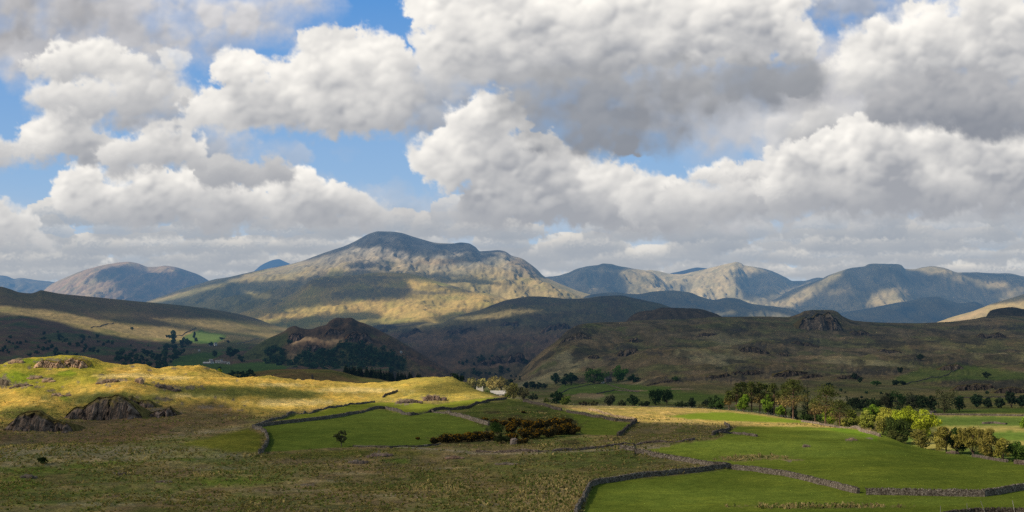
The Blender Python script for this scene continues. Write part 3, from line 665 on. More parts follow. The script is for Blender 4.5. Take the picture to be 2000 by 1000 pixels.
# ---- C: low hill with the plantation
yC = [(250, 760), (330, 742), (380, 734), (420, 733), (450, 731), (490, 727), (545, 721.5), (600, 721), (640, 722), (670, 727), (700, 735), (740, 740), (765, 745), (810, 747), (850, 748), (900, 758), (960, 775)]
def dispC(X, D, U, Y): return (fbm(X/120., D/120., 4, 81)*5+fbm(X/30., D/40., 4, 82)*1.5)*cwC(U, Y)
cwC = crestw(yC, 12., 0.1)
def coverC(s):
    n = fbm(s.X/90., s.D/160., 5, 83); n2 = fbm(s.X/20., s.D/50., 4, 84)
    c = blend(n+n2*0.6, [C_(0.09, 0.085, 0.03), C_(0.115, 0.115, 0.034), C_(0.14, 0.095, 0.045), C_(0.16, 0.15, 0.05)])
    m = pmask(s.U, s.V, [(440, 745), (500, 733), (560, 738), (640, 745), (640, 760), (440, 760)], 4, 5, 26, 85)*.5; c = mixc(c, m, C_(0.13, 0.085, 0.05))
    return c, np.ones(s.U.shape, np.float32)
def litC(s): return 0.55*pmask(s.U, s.V, [(660, 736), (720, 739), (780, 746), (780, 752), (640, 748)], 4, 5, 26, 86)
SC = sheet('hill', M_MID, [(790, 1080), ([(a, b+16) for a, b in yC], 1220), (yC, 1420), ([(a, b+18) for a, b in yC], 1620), ([(a, b+70) for a, b in yC], 1900)], 250, 960, 2.0, [14, 26, 10, 4], dispC, coverC, litC)

# ---- D1: long slope on the left with the farm valley below
yD = [(-250, 545), (-60, 558), (0, 560), (20, 565), (38, 571), (60, 573), (72, 570), (80, 567), (92, 569), (120, 574), (160, 578), (200, 582), (260, 588), (330, 594), (400, 602), (460, 612), (500, 622), (530, 633), (580, 646), (660, 660), (760, 672)]
dD = [(-250, 3600), (0, 3700), (300, 4200), (500, 4800), (600, 5000), (760, 5000)]
cwD = crestw(yD, 16., 0.08)
def dispD(X, D, U, Y):
    w = cwD(U, Y); fell = sstep(715, 690, Y)*sstep(470, 330, U)+0.15
    return (fbm(X/420., D/420., 5, 91)*16+billow(X/120., D/120., 4, 92)*4.5)*w*np.clip(fell, 0, 1)
def coverD(s):
    U, V, X, D = s.U, s.V, s.X, s.D
    n1 = fbm(X/380., D/500., 5, 93); n2 = fbm(X/80., D/170., 5, 94, .6); n3 = fbm(X/22., D/80., 4, 95)
    top = blend(n1+n2*.7, [C_(0.105, 0.10, 0.055), C_(0.15, 0.125, 0.065), C_(0.155, 0.115, 0.07), C_(0.12, 0.12, 0.055)])
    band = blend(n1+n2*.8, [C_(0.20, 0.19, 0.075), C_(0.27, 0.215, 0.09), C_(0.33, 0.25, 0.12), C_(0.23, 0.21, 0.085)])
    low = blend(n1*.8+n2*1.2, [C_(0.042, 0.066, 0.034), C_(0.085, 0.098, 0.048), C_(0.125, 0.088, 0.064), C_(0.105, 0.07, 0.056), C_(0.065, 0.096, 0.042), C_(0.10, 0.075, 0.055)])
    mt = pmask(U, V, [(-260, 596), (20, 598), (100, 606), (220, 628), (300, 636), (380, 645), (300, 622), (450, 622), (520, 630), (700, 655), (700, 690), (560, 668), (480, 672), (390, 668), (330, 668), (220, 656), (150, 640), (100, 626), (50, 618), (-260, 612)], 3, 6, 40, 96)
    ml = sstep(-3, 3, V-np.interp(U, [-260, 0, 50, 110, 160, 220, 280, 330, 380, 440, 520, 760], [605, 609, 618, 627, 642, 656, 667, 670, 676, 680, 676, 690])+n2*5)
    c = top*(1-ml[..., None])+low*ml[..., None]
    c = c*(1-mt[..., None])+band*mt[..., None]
    rough = np.ones(U.shape, np.float32)
    # farm meadows
    G = C_(0.062, 0.118, 0.030)
    for p, k in (([(352, 668), (362, 656), (378, 648), (392, 645), (420, 650), (442, 655), (438, 664), (420, 672), (380, 670)], .85), ([(330, 705), (370, 690), (420, 686), (440, 690), (420, 700), (400, 706), (440, 712), (520, 706), (560, 715), (560, 730), (400, 730), (350, 726)], .9), ([(360, 688), (400, 680), (470, 670), (500, 668), (480, 684), (420, 688)], .45), ([(430, 672), (460, 664), (480, 668), (470, 676)], .5)):
        m = pmask(U, V, p, 2.5, 3, 20, 97)*k; c = mixc(c, m, G*(1.5 if p[0][1] < 669 else 0.9)); rough *= (1-.5*m)
    m = pmask(U, V, [(330, 690), (400, 676), (460, 668), (520, 660), (500, 672), (420, 684), (360, 694)], 2, 3, 20, 98)*.5; c = mixc(c, m, C_(0.115, 0.095, 0.055))
    return c, rough
def litD(s):
    U, V = s.U, s.V
    L = pmask(U, V, [(-260, 592), (20, 599), (100, 606), (160, 618), (230, 631), (300, 638), (400, 650), (440, 656), (425, 668), (390, 670), (330, 668), (270, 666), (220, 656), (160, 641), (110, 627), (50, 617), (0, 609), (-260, 600)], 3, 4, 36, 99)
    L = np.maximum(L, 0.9*pmask(U, V, [(285, 622), (340, 621), (420, 624), (470, 632), (520, 638), (600, 640), (600, 655), (540, 664), (500, 655), (440, 648), (400, 640), (340, 630)], 3, 4, 30, 100))
    L = L*(1-0.7*emask(U, V, [(480, 647, 40, 4), (540, 648, 30, 3)], .5, .4, 20))
    L = np.maximum(L, 0.35*pmask(U, V, [(150, 610), (300, 612), (300, 620), (200, 620)], 5, 5, 40, 101))
    return L
kD = [
    (790, 1450), ([(-250, 735), (200, 735), (420, 738), (760, 740)], 1900), ([(-250, 690), (0, 690), (200, 702), (300, 710), (420, 712), (760, 715)], [(-250, 2300), (200, 2300), (420, 2250), (760, 2300)]),
    ([(-250, 640), (0, 640), (150, 662), (300, 682), (420, 680), (550, 682), (760, 690)], [(-250, 2800), (200, 2800), (420, 3000), (760, 3100)]),
    ([(-250, 602), (0, 606), (150, 628), (300, 650), (420, 652), (550, 664), (760, 680)], [(-250, 3200), (200, 3300), (420, 3700), (760, 4000)]),
    (yD, dD), ([(a, b+16) for a, b in yD], [(a, b*1.2) for a, b in dD]), ([(a, b+90) for a, b in yD], [(a, b*1.45) for a, b in dD])]
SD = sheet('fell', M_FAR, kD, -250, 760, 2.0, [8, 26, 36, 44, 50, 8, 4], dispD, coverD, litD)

# ---- D2: wooded knoll
yK = [(380, 730), (430, 712), (470, 694), (500, 676), (520, 664), (545, 653), (556, 647), (565, 640), (576, 637), (588, 641), (605, 644), (622, 639), (636, 636), (645, 627), (660, 621), (672, 622), (684, 620.5), (700, 629), (716, 634), (730, 640), (745, 648), (765, 658), (790, 672), (820, 690), (850, 708), (880, 724), (920, 742)]
cwK = crestw(yK, 12., 0.15)
def dispK(X, D, U, Y): return (billow(X/90., D/120., 5, 111)*12-np.abs(fbm(X/40., D/70., 4, 112, .6))*16+3)*cwK(U, Y)
def coverK(s):
    U, V, X, D = s.U, s.V, s.X, s.D
    n = fbm(X/110., D/180., 5, 113); n2 = fbm(X/26., D/70., 4, 114)
    c = blend(n+n2*.6, [C_(0.075, 0.06, 0.045), C_(0.12, 0.08, 0.058), C_(0.135, 0.095, 0.062), C_(0.10, 0.10, 0.05)])
    m = pmask(U, V, [(380, 740), (470, 690), (520, 660), (560, 650), (570, 665), (540, 690), (520, 730)], 5, 6, 30, 115)*.75; c = mixc(c, m, C_(0.06, 0.09, 0.035))
    m = pmask(U, V, [(515, 700), (540, 685), (580, 690), (640, 680), (690, 665), (740, 680), (790, 700), (800, 730), (500, 730)], 5, 6, 30, 116)*.8; c = mixc(c, m, C_(0.035, 0.058, 0.026))
    m = emask(U, V, [(575, 668, 12, 8), (600, 662, 26, 5), (650, 666, 30, 7), (570, 695, 10, 9)], .5, .6, 12); c = mixc(c, m*.85, C_(0.23, 0.165, 0.105))
    m = emask(U, V, [(690, 632, 14, 8), (712, 646, 18, 9), (655, 634, 14, 5), (610, 678, 16, 8)], .5, .6, 12); c = mixc(c, m*.8, C_(0.05, 0.045, 0.04))
    return c, np.ones(U.shape, np.float32)
def litK(s): return 0.8*emask(s.U, s.V, [(600, 664, 30, 7), (580, 668, 16, 8)], .6, .4, 20)+0.4*emask(s.U, s.V, [(655, 668, 30, 7)], .6, .4, 20)
SK = sheet('knoll', M_FAR, [([(380, 760), (920, 775)], 1900), ([(380, 738), (620, 724), (850, 738), (920, 765)], 2250), ([(380, 734), (500, 700), (560, 684), (670, 672), (740, 684), (850, 722), (920, 752)], 2550), (yK, 2900), ([(a, b+20) for a, b in yK], 3200), ([(a, b+90) for a, b in yK], 3700)], 380, 920, 2.0, [8, 26, 34, 8, 4], dispK, coverK, litK)

# ---- D3: brown fell in the middle
y3 = [(640, 690), (690, 655), (720, 640), (745, 634), (770, 634), (800, 631), (830, 630), (860, 632), (880, 622), (905, 614), (930, 608), (960, 597), (985, 588), (1010, 583), (1040, 579.5), (1070, 581), (1110, 584), (1140, 583), (1180, 578), (1210, 577), (1235, 582), (1262, 588), (1290, 594), (1320, 604), (1380, 616), (1460, 640)]
cw3 = crestw(y3, 18., 0.12)
def disp3(X, D, U, Y): return (billow(X/300., D/300., 5, 121)*26+fbm(X/80., D/120., 5, 122)*9-np.abs(fbm(X/60., D/90., 4, 129, .6))*22+fbm(X/24., D/50., 3, 123)*2.5)*cw3(U, Y)
def cover3(s):
    U, V, X, D = s.U, s.V, s.X, s.D
    n = fbm(X/330., D/420., 5, 124); n2 = fbm(X/75., D/130., 5, 125, .6)
    hi = blend(n+n2*.8, [C_(0.06, 0.058, 0.042), C_(0.105, 0.085, 0.055), C_(0.125, 0.115, 0.06), C_(0.15, 0.125, 0.07)])
    lo = blend(n+n2*.8, [C_(0.085, 0.066, 0.052), C_(0.145, 0.098, 0.070), C_(0.16, 0.110, 0.078), C_(0.115, 0.105, 0.062)])
    m = sstep(625, 665, V+n2*10)[..., None]; c = hi*(1-m)+lo*m
    m = pmask(U, V, [(690, 640), (780, 640), (900, 612), (960, 602), (1060, 602), (1040, 616), (930, 630), (860, 640), (760, 650)], 5, 7, 30, 126)*.7; c = mixc(c, m, C_(0.21, 0.175, 0.085))
    m = emask(U, V, [(735, 640, 14, 5), (760, 640, 14, 5), (800, 645, 18, 5), (900, 640, 30, 6), (1080, 635, 40, 8), (990, 625, 30, 5), (880, 660, 20, 5), (960, 700, 50, 14), (1010, 690, 30, 16), (920, 710, 20, 6), (860, 690, 14, 4)], .4, .8, 14); c = mixc(c, m*.7, C_(0.05, 0.05, 0.038))
    m = pmask(U, V, [(840, 735), (900, 722), (1000, 715), (1040, 700), (1020, 740), (840, 745)], 5, 5, 25, 127)*.6; c = mixc(c, m, C_(0.05, 0.062, 0.035))
    return c, np.ones(U.shape, np.float32)
def lit3(s):
    U, V = s.U, s.V
    L = pmask(U, V, [(888, 622), (930, 617), (960, 612), (990, 606), (1040, 604), (1058, 606), (1030, 609), (1000, 616), (960, 624), (920, 624)], 3, 4, 20, 128)
    L = np.maximum(L, pmask(U, V, [(806, 638), (830, 632), (860, 626), (866, 628), (848, 634), (820, 638)], 2.5, 2, 16, 129))
    L = np.maximum(L, 0.5*pmask(U, V, [(770, 636), (800, 630), (830, 628), (800, 634)], 2))
    return L
S3 = sheet('fell', M_FAR, [([(640, 775), (1460, 775)], 2050), ([(640, 745), (900, 740), (1060, 735), (1460, 735)], 2600), ([(640, 725), (900, 692), (1100, 680), (1460, 700)], 3300), ([(640, 700), (760, 662), (900, 648), (1100, 630), (1300, 650), (1460, 670)], 4100), (y3, 5000), ([(a, b+18) for a, b in y3], 5500), ([(a, b+90) for a, b in y3], 6200)], 640, 1460, 2.0, [8, 30, 36, 40, 8, 4], disp3, cover3, lit3)

# ---- E2: spur in front of the great mountain, E: the mountain itself
yS = [(420, 630), (455, 614), (480, 604), (505, 597), (530, 590), (550, 581), (575, 572), (592, 560), (606, 549), (616, 545), (635, 542), (655, 540), (690, 538), (720, 534), (750, 533), (790, 534), (830, 542), (860, 552), (900, 562), (950, 572), (1000, 585), (1080, 605)]
cwS = crestw(yS, 16., 0.12)
def dispS(X, D, U, Y): return (billow(X/420., D/600., 4, 131)*32+fbm(X/120., D/220., 4, 132)*10+-np.abs(fbm(X/55., D/200., 4, 133, .6))*15)*cwS(U, Y)
def coverS(s):
    U, V, X, D = s.U, s.V, s.X, s.D
    n = fbm(X/420., D/600., 5, 133); n2 = fbm(X/130., D/240., 4, 134, .55)
    c = blend(n*1.1+n2*.6, [C_(0.233, 0.228, 0.071), C_(0.351, 0.280, 0.092), C_(0.421, 0.302, 0.109), C_(0.327, 0.287, 0.086)])
    m = emask(U, V, [(640, 552, 50, 9), (720, 545, 60, 9), (760, 570, 60, 12), (830, 572, 40, 4), (880, 560, 40, 3), (920, 568, 30, 4), (690, 575, 50, 10)], .5, .8, 18); c = mixc(c, m*.7, C_(0.140, 0.121, 0.076))
    m = emask(U, V, [(1000, 580, 50, 10)], .5, .6, 18); c = mixc(c, m*.6, C_(0.265, 0.206, 0.109))
    return c, np.ones(U.shape, np.float32)
def litS(s):
    U, V = s.U, s.V
    L = pmask(U, V, [(795, 548), (840, 548), (900, 556), (1000, 570), (1120, 600), (960, 596), (870, 612), (800, 630), (745, 634), (745, 612), (690, 606), (590, 612), (560, 606), (640, 597), (700, 588), (770, 586), (806, 580), (800, 562)], 5, 7, 34, 135)
    L = np.maximum(L, 0.85*pmask(U, V, [(470, 628), (560, 612), (640, 606), (720, 602), (720, 606), (640, 613), (560, 622), (470, 642)], 2.5, 4, 30, 136))
    L = np.maximum(L, 0.6*pmask(U, V, [(640, 632), (720, 624), (760, 622), (750, 628), (690, 634)], 2.5, 3, 24, 137))
    L = L*(1-0.75*emask(U, V, [(895, 565, 26, 5), (905, 570, 20, 4)], .5, .4, 16))
    return L
SS = sheet('mountain_spur', M_FAR, [([(420, 690), (1080, 680)], 4600), ([(420, 655), (640, 646), (760, 640), (900, 630), (1080, 640)], 5000), ([(420, 640), (520, 612), (640, 606), (760, 606), (900, 598), (1080, 622)], 5600), (yS, 6500), ([(a, b+12) for a, b in yS], 6900), ([(a, b+90) for a, b in yS], 7600)], 420, 1080, 2.0, [8, 34, 50, 8, 4], dispS, coverS, litS)

yE = [(180, 640), (240, 612), (290, 588), (320, 578), (350, 567), (385, 556), (420, 546), (445, 542), (480, 534), (520, 526), (560, 518), (590, 510), (620, 499), (640, 492), (670, 482), (700, 468), (722, 457), (740, 452.5), (765, 453), (785, 456), (810, 464), (835, 471), (855, 475), (880, 476), (900, 473.5), (915, 475), (928, 482), (938, 491), (955, 490), (972, 489), (985, 491), (1000, 500), (1020, 506), (1035, 516), (1050, 528), (1060, 538), (1075, 546), (1100, 557), (1130, 569), (1155, 577), (1190, 590), (1240, 620)]
cwE = crestw(yE, 30., 0.08)
def dispE(X, D, U, Y): return (billow(X/520., D/1100., 4, 141, .5)*60+fbm(X/150., D/420., 4, 142)*30-np.abs(fbm(X/150., D/700., 4, 147, .55))*30-np.abs(fbm(X/48., D/260., 4, 143, .6))*16)*cwE(U, Y)
def coverE(s):
    U, V, X, D = s.U, s.V, s.X, s.D
    n = fbm(X/600., D/900., 5, 144); n2 = fbm(X/150., D/300., 4, 145, .55)
    c = blend(n*1.1+n2*.6, [C_(0.241, 0.220, 0.092), C_(0.312, 0.257, 0.113), C_(0.365, 0.280, 0.130), C_(0.297, 0.265, 0.097)])
    r = sstep(560, 490, V+n2*30)*0.85; c = c*(1-r[..., None])+blend(n2*1.2+0.4*fbm(X/40., D/160., 3, 148), [C_(0.15, 0.15, 0.155), C_(0.25, 0.235, 0.215), C_(0.40, 0.365, 0.315)])*r[..., None]
    m = emask(U, V, [(1040, 520, 26, 20), (1010, 512, 20, 9), (850, 512, 50, 8)], .5, .7, 14); c = mixc(c, m*.6, C_(0.359, 0.265, 0.157))
    m = pmask(U, V, [(280, 600), (440, 550), (540, 560), (520, 590), (440, 615), (300, 620)], 8, 10, 40, 146)*.7; c = mixc(c, m, C_(0.210, 0.192, 0.076))
    return c, np.ones(U.shape, np.float32)
def litE(s):
    U, V = s.U, s.V
    L = pmask(U, V, [(430, 555), (500, 530), (560, 517), (610, 505), (650, 499), (672, 490), (690, 482), (712, 484), (740, 482), (765, 487), (795, 493), (800, 503), (830, 501), (870, 498), (900, 494), (935, 490), (960, 496), (985, 492), (1010, 490), (1250, 560), (1250, 600), (900, 620), (700, 600), (590, 545), (520, 548)], 3, 6, 26, 147)
    sh = emask(U, V, [(712, 518, 44, 7), (760, 514, 22, 4), (915, 506, 36, 7), (940, 498, 34, 7), (885, 512, 24, 3), (800, 540, 110, 8), (700, 536, 70, 9), (900, 548, 70, 6), (950, 553, 46, 4), (640, 545, 60, 8)], .5, .5, 16)
    L = L*(1-np.clip(sh*1.2, 0, 1))
    L = L*(1-0.9*pmask(U, V, [(400, 560), (470, 552), (560, 550), (620, 540), (620, 600), (440, 620), (330, 600)], 5, 6, 30, 148))
    L = np.maximum(L, 0.9*pmask(U, V, [(280, 592), (330, 578), (390, 562), (440, 552), (447, 556), (400, 568), (350, 582), (300, 592)], 2.5, 2, 16, 149))
    L = np.maximum(L, 0.85*pmask(U, V, [(468, 566), (490, 570), (520, 574), (548, 578), (520, 584), (500, 582)], 2.5, 3, 16, 150))
    L = np.maximum(L, 0.6*emask(U, V, [(860, 474, 20, 3)], .4, .3, 10))
    return L
SE = sheet('mountain', M_FAR, [([(180, 690), (1240, 690)], 5400), ([(180, 660), (600, 610), (1000, 610), (1240, 650)], 5900), ([(180, 650), (300, 615), (440, 592), (600, 560), (740, 545), (900, 552), (1060, 572), (1240, 636)], 6800), ([(180, 645), (290, 600), (440, 562), (600, 530), (740, 500), (900, 512), (1000, 528), (1060, 553), (1240, 628)], 7600), (yE, 8600), ([(a, b+20) for a, b in yE], 9100), ([(a, b+120) for a, b in yE], 9900)], 180, 1240, 2.0, [6, 30, 42, 44, 8, 4], dispE, coverE, litE)

# ---- far ranges
def ridge(name, yc, d, foot, u0, u1, seed, cols, litpolys, amp=40., wl=420., dfront=0.86, haze=None, litamp=1.0, rows=(34, 44, 6), rock=None, mid=0.5):
    cw = crestw(yc, 20., 0.10)
    def disp(X, D, U, Y): return (billow(X/wl, D/(wl*2.6), 4, seed)*amp*1.5+fbm(X/(wl*.3), D/(wl*.9), 4, seed+1)*amp*0.5+-np.abs(fbm(X/90., D/240., 4, seed+2, .6))*amp*1.0)*cw(U, Y)
    def cov(s):
        n = fbm(s.X/(wl*1.4), s.D/(wl*2), 5, seed+2); n2 = fbm(s.X/(wl*.35), s.D/(wl*.8), 4, seed+3, .55)
        return blend(n+n2, cols), np.ones(s.U.shape, np.float32)
    def lit(s):
        L = np.zeros(s.U.shape, np.float32)
        for i, (p, a) in enumerate(litpolys):
            m = pmask(s.U, s.V, p, 3, 5, 22, seed+10+i)
            L = np.maximum(L, a*m) if a > 0 else L*(1+a*m)
        return L
    ft = [(u0, foot[0]), (u1, foot[1])]
    xs = sorted(set([p[0] for p in yc]))
    md = [(x, np.interp(x, [u0, u1], foot)*(1-mid)+np.interp(x, [p[0] for p in yc], [p[1] for p in yc])*mid) for x in xs]
    return sheet(name, M_RANGE, [([(u0, foot[0]+40), (u1, foot[1]+40)], d*dfront*0.93), (ft, d*dfront), (md, d*(1+dfront)/2), (yc, d), ([(a, b+60) for a, b in yc], d*1.1)], u0, u1, 2.0, [4]+list(rows), disp, cov, lit)
GR = [C_(0.203, 0.177, 0.097), C_(0.297, 0.251, 0.136), C_(0.405, 0.324, 0.178), C_(0.312, 0.265, 0.141)]
PK = [C_(0.233, 0.214, 0.109), C_(0.312, 0.243, 0.141), C_(0.390, 0.273, 0.162), C_(0.297, 0.251, 0.130)]
DK = [C_(0.102, 0.115, 0.097), C_(0.187, 0.162, 0.097), C_(0.233, 0.199, 0.113)]
ridge('mountain', [(40, 600), (80, 572), (100, 556), (130, 542), (160, 530), (190, 521), (215, 516), (240, 512.5), (252, 512), (270, 515), (290, 521), (305, 521), (322, 519), (340, 522), (368, 530), (382, 534), (395, 540), (406, 547), (440, 575), (470, 610)], 11000., (620, 620), 40, 470, 201, PK,
      [([(30, 610), (100, 550), (160, 528), (215, 512), (250, 508), (300, 516), (345, 520), (345, 531), (310, 533), (270, 524), (240, 518), (215, 521), (190, 530), (180, 545), (195, 545), (205, 560), (200, 600)], 1.0), ([(205, 545), (225, 548), (250, 590), (180, 600), (195, 570)], 0.6), ([(318, 520), (345, 524), (342, 532), (322, 532)], 0.5)], 44, 420, 0.8)
ridge('ridge', [(-250, 548), (-60, 545), (0, 538), (14, 540), (28, 545), (40, 543), (60, 546), (85, 549), (110, 552), (170, 580)], 13000., (600, 610), -250, 170, 211, GR, [([(-260, 530), (180, 530), (180, 600), (-260, 600)], 0.35)], 34, 420, 0.85)
ridge('mountain', [(450, 570), (480, 541), (496, 530), (508, 520), (520, 513), (534, 508), (544, 506.5), (556, 511), (568, 516), (590, 525), (640, 560)], 15000., (600, 600), 450, 640, 221, DK, [], 26, 380, 0.85)
ridge('mountain', [(1020, 580), (1050, 545), (1070, 541), (1090, 539), (1108, 534), (1130, 525), (1150, 520), (1165, 519), (1180, 515), (1192, 515), (1205, 519), (1225, 523), (1240, 526), (1270, 531), (1290, 545), (1340, 580)], 10200., (612, 612), 1020, 1340, 231, GR,
      [([(1210, 532), (1240, 525), (1340, 530), (1340, 600), (1236, 600), (1226, 562), (1222, 548)], 1.0), ([(1150, 570), (1165, 562), (1160, 570)], .8)], 44, 380, 0.82)
ridge('ridge', [(1280, 560), (1308, 535), (1325, 531), (1345, 526), (1362, 523), (1376, 524), (1400, 530), (1450, 560)], 12500., (600, 600), 1280, 1450, 241, DK, [], 24, 380, 0.88)
ridge('mountain', [(1180, 600), (1240, 540), (1270, 528), (1285, 530), (1310, 536), (1330, 537), (1350, 533), (1370, 528), (1395, 522), (1415, 517), (1430, 514), (1437, 512.5), (1446, 514), (1455, 519), (1475, 522), (1500, 527), (1520, 535), (1535, 543), (1548, 549.5), (1570, 549), (1600, 543), (1640, 560), (1700, 600)], 10800., (615, 615), 1180, 1700, 251, [c*1.12 for c in GR],
      [([(1170, 610), (1230, 520), (1437, 505), (1470, 518), (1495, 530), (1460, 534), (1430, 542), (1436, 555), (1450, 575), (1450, 590), (1300, 595)], 1.0), ([(1445, 585), (1500, 578), (1540, 566), (1580, 552), (1600, 560), (1560, 585), (1500, 600), (1450, 598)], .85)], 48, 360, 0.82)
ridge('mountain', [(1420, 620), (1470, 598), (1520, 580), (1548, 566), (1575, 556), (1600, 548), (1620, 538), (1640, 530), (1660, 524), (1672, 522), (1688, 521), (1696, 517), (1715, 516), (1750, 515.5), (1760, 518), (1768, 526), (1785, 527), (1800, 523), (1820, 520.5), (1840, 523), (1872, 533), (1900, 533), (1940, 534.5), (1975, 536), (2000, 541), (2100, 560), (2250, 590)], 9600., (650, 650), 1420, 2250, 261, [c*0.95 for c in GR],
      [([(1480, 605), (1540, 580), (1590, 556), (1640, 528), (1655, 523), (1640, 540), (1590, 575), (1550, 598), (1500, 606)], .9), ([(1700, 580), (1720, 568), (1760, 562), (1770, 566), (1755, 580), (1780, 590), (1740, 596), (1690, 600)], .85), ([(1765, 526), (1820, 519), (1875, 534), (1820, 534)], .8), ([(1842, 540), (1880, 538), (1920, 545), (1910, 550), (1860, 548)], .6), ([(1910, 548), (1960, 552), (1980, 560), (1940, 565), (1905, 560)], .7), ([(1940, 580), (1990, 560), (2010, 566), (1960, 590)], .6), ([(1610, 568), (1660, 562), (1660, 570), (1620, 576)], .35)], 52, 400, 0.80)
ridge('mountain_spur', [(1780, 660), (1825, 632), (1860, 620), (1900, 608), (1930, 597), (1960, 587), (1985, 579), (2010, 572), (2060, 560), (2150, 545), (2250, 540)], 6600., (690, 690), 1780, 2250, 271, [C_(0.265, 0.206, 0.097), C_(0.359, 0.280, 0.119), C_(0.405, 0.294, 0.141)], [([(1770, 640), (1900, 600), (2260, 560), (2260, 700), (1770, 700)], 0.9)], 24, 260, 0.82)
ridge('foothills', [(1020, 640), (1090, 600), (1140, 580), (1160, 575), (1200, 571), (1240, 575), (1275, 570), (1310, 568), (1345, 571), (1370, 580), (1395, 586), (1420, 582), (1440, 584), (1470, 594), (1500, 598), (1535, 602), (1552, 606), (1600, 640)], 7600., (650, 650), 1020, 1600, 281, DK, [([(1395, 613), (1430, 606), (1440, 612), (1400, 618)], .8), ([(1465, 614), (1490, 610), (1540, 613), (1550, 622), (1460, 622)], .95)], 26, 260, 0.84)
ridge('foothills', [(1560, 650), (1610, 622), (1650, 610), (1700, 602), (1740, 594), (1775, 588), (1800, 582), (1830, 580), (1850, 586), (1880, 593), (1900, 590), (1930, 602), (1980, 640)], 8000., (660, 660), 1560, 1980, 291, DK, [], 30, 300, 0.85)
# ---------------------------------------------------------------- unseen sheet out of frame, added and shaped to cast cloud shadows
def cloud_shadow_sheet():
    zb = CZ-60.0
    NU, ND = 720, 800
    ua, ub = -420.0, 2420.0
    la, lb = math.log(110.0), math.log(15500.0)
    Ls = np.zeros((ND, NU)); Ws = np.zeros((ND, NU))
    hb = np.full(1500, 1e9)
    for s in sorted(SHEETS, key=lambda q: float(q.D.mean())):
        L = s.litf(s)
        bi = ((s.us+300)/2).astype(int)
        v = s.vis if s.D.mean() < 1500 else (s.vis & (s.V <= hb[bi][None, :]+3))
        hb[bi] = np.minimum(hb[bi], s.V.min(0))
        x, y, z, l = s.X[v], s.D[v], s.Z[v], L[v]
        k = (z-zb)/SUN[2]
        x = x-SUN[0]*k; y = np.maximum(y-SUN[1]*k, 60)
        u = 1000+x*F/y; ly = np.log(y)
        iu = (u-ua)/(ub-ua)*(NU-1); iv = (ly-la)/(lb-la)*(ND-1)
        i0 = np.floor(iu).astype(int); j0 = np.floor(iv).astype(int)
        for di in (0, 1):
            for dj in (0, 1):
                a = i0+di; b = j0+dj
                w = np.maximum(0, 1-np.abs(iu-a))*np.maximum(0, 1-np.abs(iv-b))
                ok = (a >= 0) & (a < NU) & (b >= 0) & (b < ND)
                np.add.at(Ls, (b[ok], a[ok]), (w*l)[ok]); np.add.at(Ws, (b[ok], a[ok]), w[ok])
    val = np.where(Ws > 1e-3, Ls/np.maximum(Ws, 1e-6), 0); has = (Ws > 1e-3).astype(float)
    # fill cells no ground point falls on from their neighbours
    V, W = val*has, has.copy()
    for r in (1, 1, 2, 3, 5, 8):
        def bx(a):
            for ax in (0, 1):
                p = np.pad(a, [(r, r) if k == ax else (0, 0) for k in (0, 1)], mode='edge')
                c = np.cumsum(np.insert(p, 0, 0, ax), ax); n = a.shape[ax]
                a = (np.take(c, np.arange(n)+2*r+1, ax)-np.take(c, np.arange(n), ax))/(2*r+1)
            return a
        bv, bw = bx(V), bx(W)
        e = (W < 0.05) & (bw > 1e-4)
        V = np.where(e, bv/np.maximum(bw, 1e-6), V); W = np.where(e, 1.0, W)
    dens = 1-np.clip(np.where(W > 0.05, V/np.maximum(W, 1e-6), 0), 0, 1)
    thin = np.interp(np.linspace(la, lb, ND), np.log([200, 700, 1200, 3000, 5000]), [0.74, 0.76, 0.80, 0.92, 0.99])[:, None]
    dens = dens*thin*(0.97+0.08*fbm(np.linspace(0, 9, NU)[None, :]+0*thin, np.linspace(0, 14, ND)[:, None]+0*np.zeros((1, NU)), 4, 77))
    us = np.linspace(ua, ub, NU); ds = np.exp(np.linspace(la, lb, ND))
    Ug, Dg = np.meshgrid(us, ds)
    P = np.stack([(Ug-1000)/F*Dg, Dg, np.full_like(Dg, zb)], -1)
    alt = np.interp(np.log(Dg), np.log([300, 2500, 8000, 15000]), [1000, 1350, 2500, 4600])
    T = (alt-zb)/SUN[2]
    Q = P+T[..., None]*SUN
    co = Q.reshape(-1, 3).astype(np.float32)
    i = np.arange(ND*NU).reshape(ND, NU)
    q = np.stack([i[:-1, :-1], i[:-1, 1:], i[1:, 1:], i[1:, :-1]], -1).reshape(-1, 4)
    dv = dens.reshape(-1)
    q = q[dv[q].max(1) > 0.02]
    me = grid_mesh('cloud_shadow_sheet', co, q)
    put_attr(me, 'dens', np.stack([dv, dv, dv, np.ones_like(dv)], -1))
    o = bpy.data.objects.new('cloud_shadow_sheet', me); bpy.context.scene.collection.objects.link(o)
    o['kind'] = 'structure'
    t = NT('shadow_caster')
    at = t.n('ShaderNodeAttribute', attribute_name='dens')
    tr = t.n('ShaderNodeBsdfTransparent'); df = t.n('ShaderNodeBsdfDiffuse'); df.inputs[0].default_value = (0.85, 0.85, 0.86, 1)
    tl = t.n('ShaderNodeBsdfTranslucent'); tl.inputs[0].default_value = (0.80, 0.82, 0.86, 1)
    m1 = t.n('ShaderNodeMixShader'); m1.inputs[0].default_value = 0.07; t.l(df.outputs[0], m1.inputs[1]); t.l(tl.outputs[0], m1.inputs[2])
    m2 = t.n('ShaderNodeMixShader'); t.l(t.math('MULTIPLY', at.outputs['Fac'], 0.99), m2.inputs[0]); t.l(tr.outputs[0], m2.inputs[1]); t.l(m1.outputs[0], m2.inputs[2])
    me.materials.append(t.out(m2.outputs[0]))
    return o
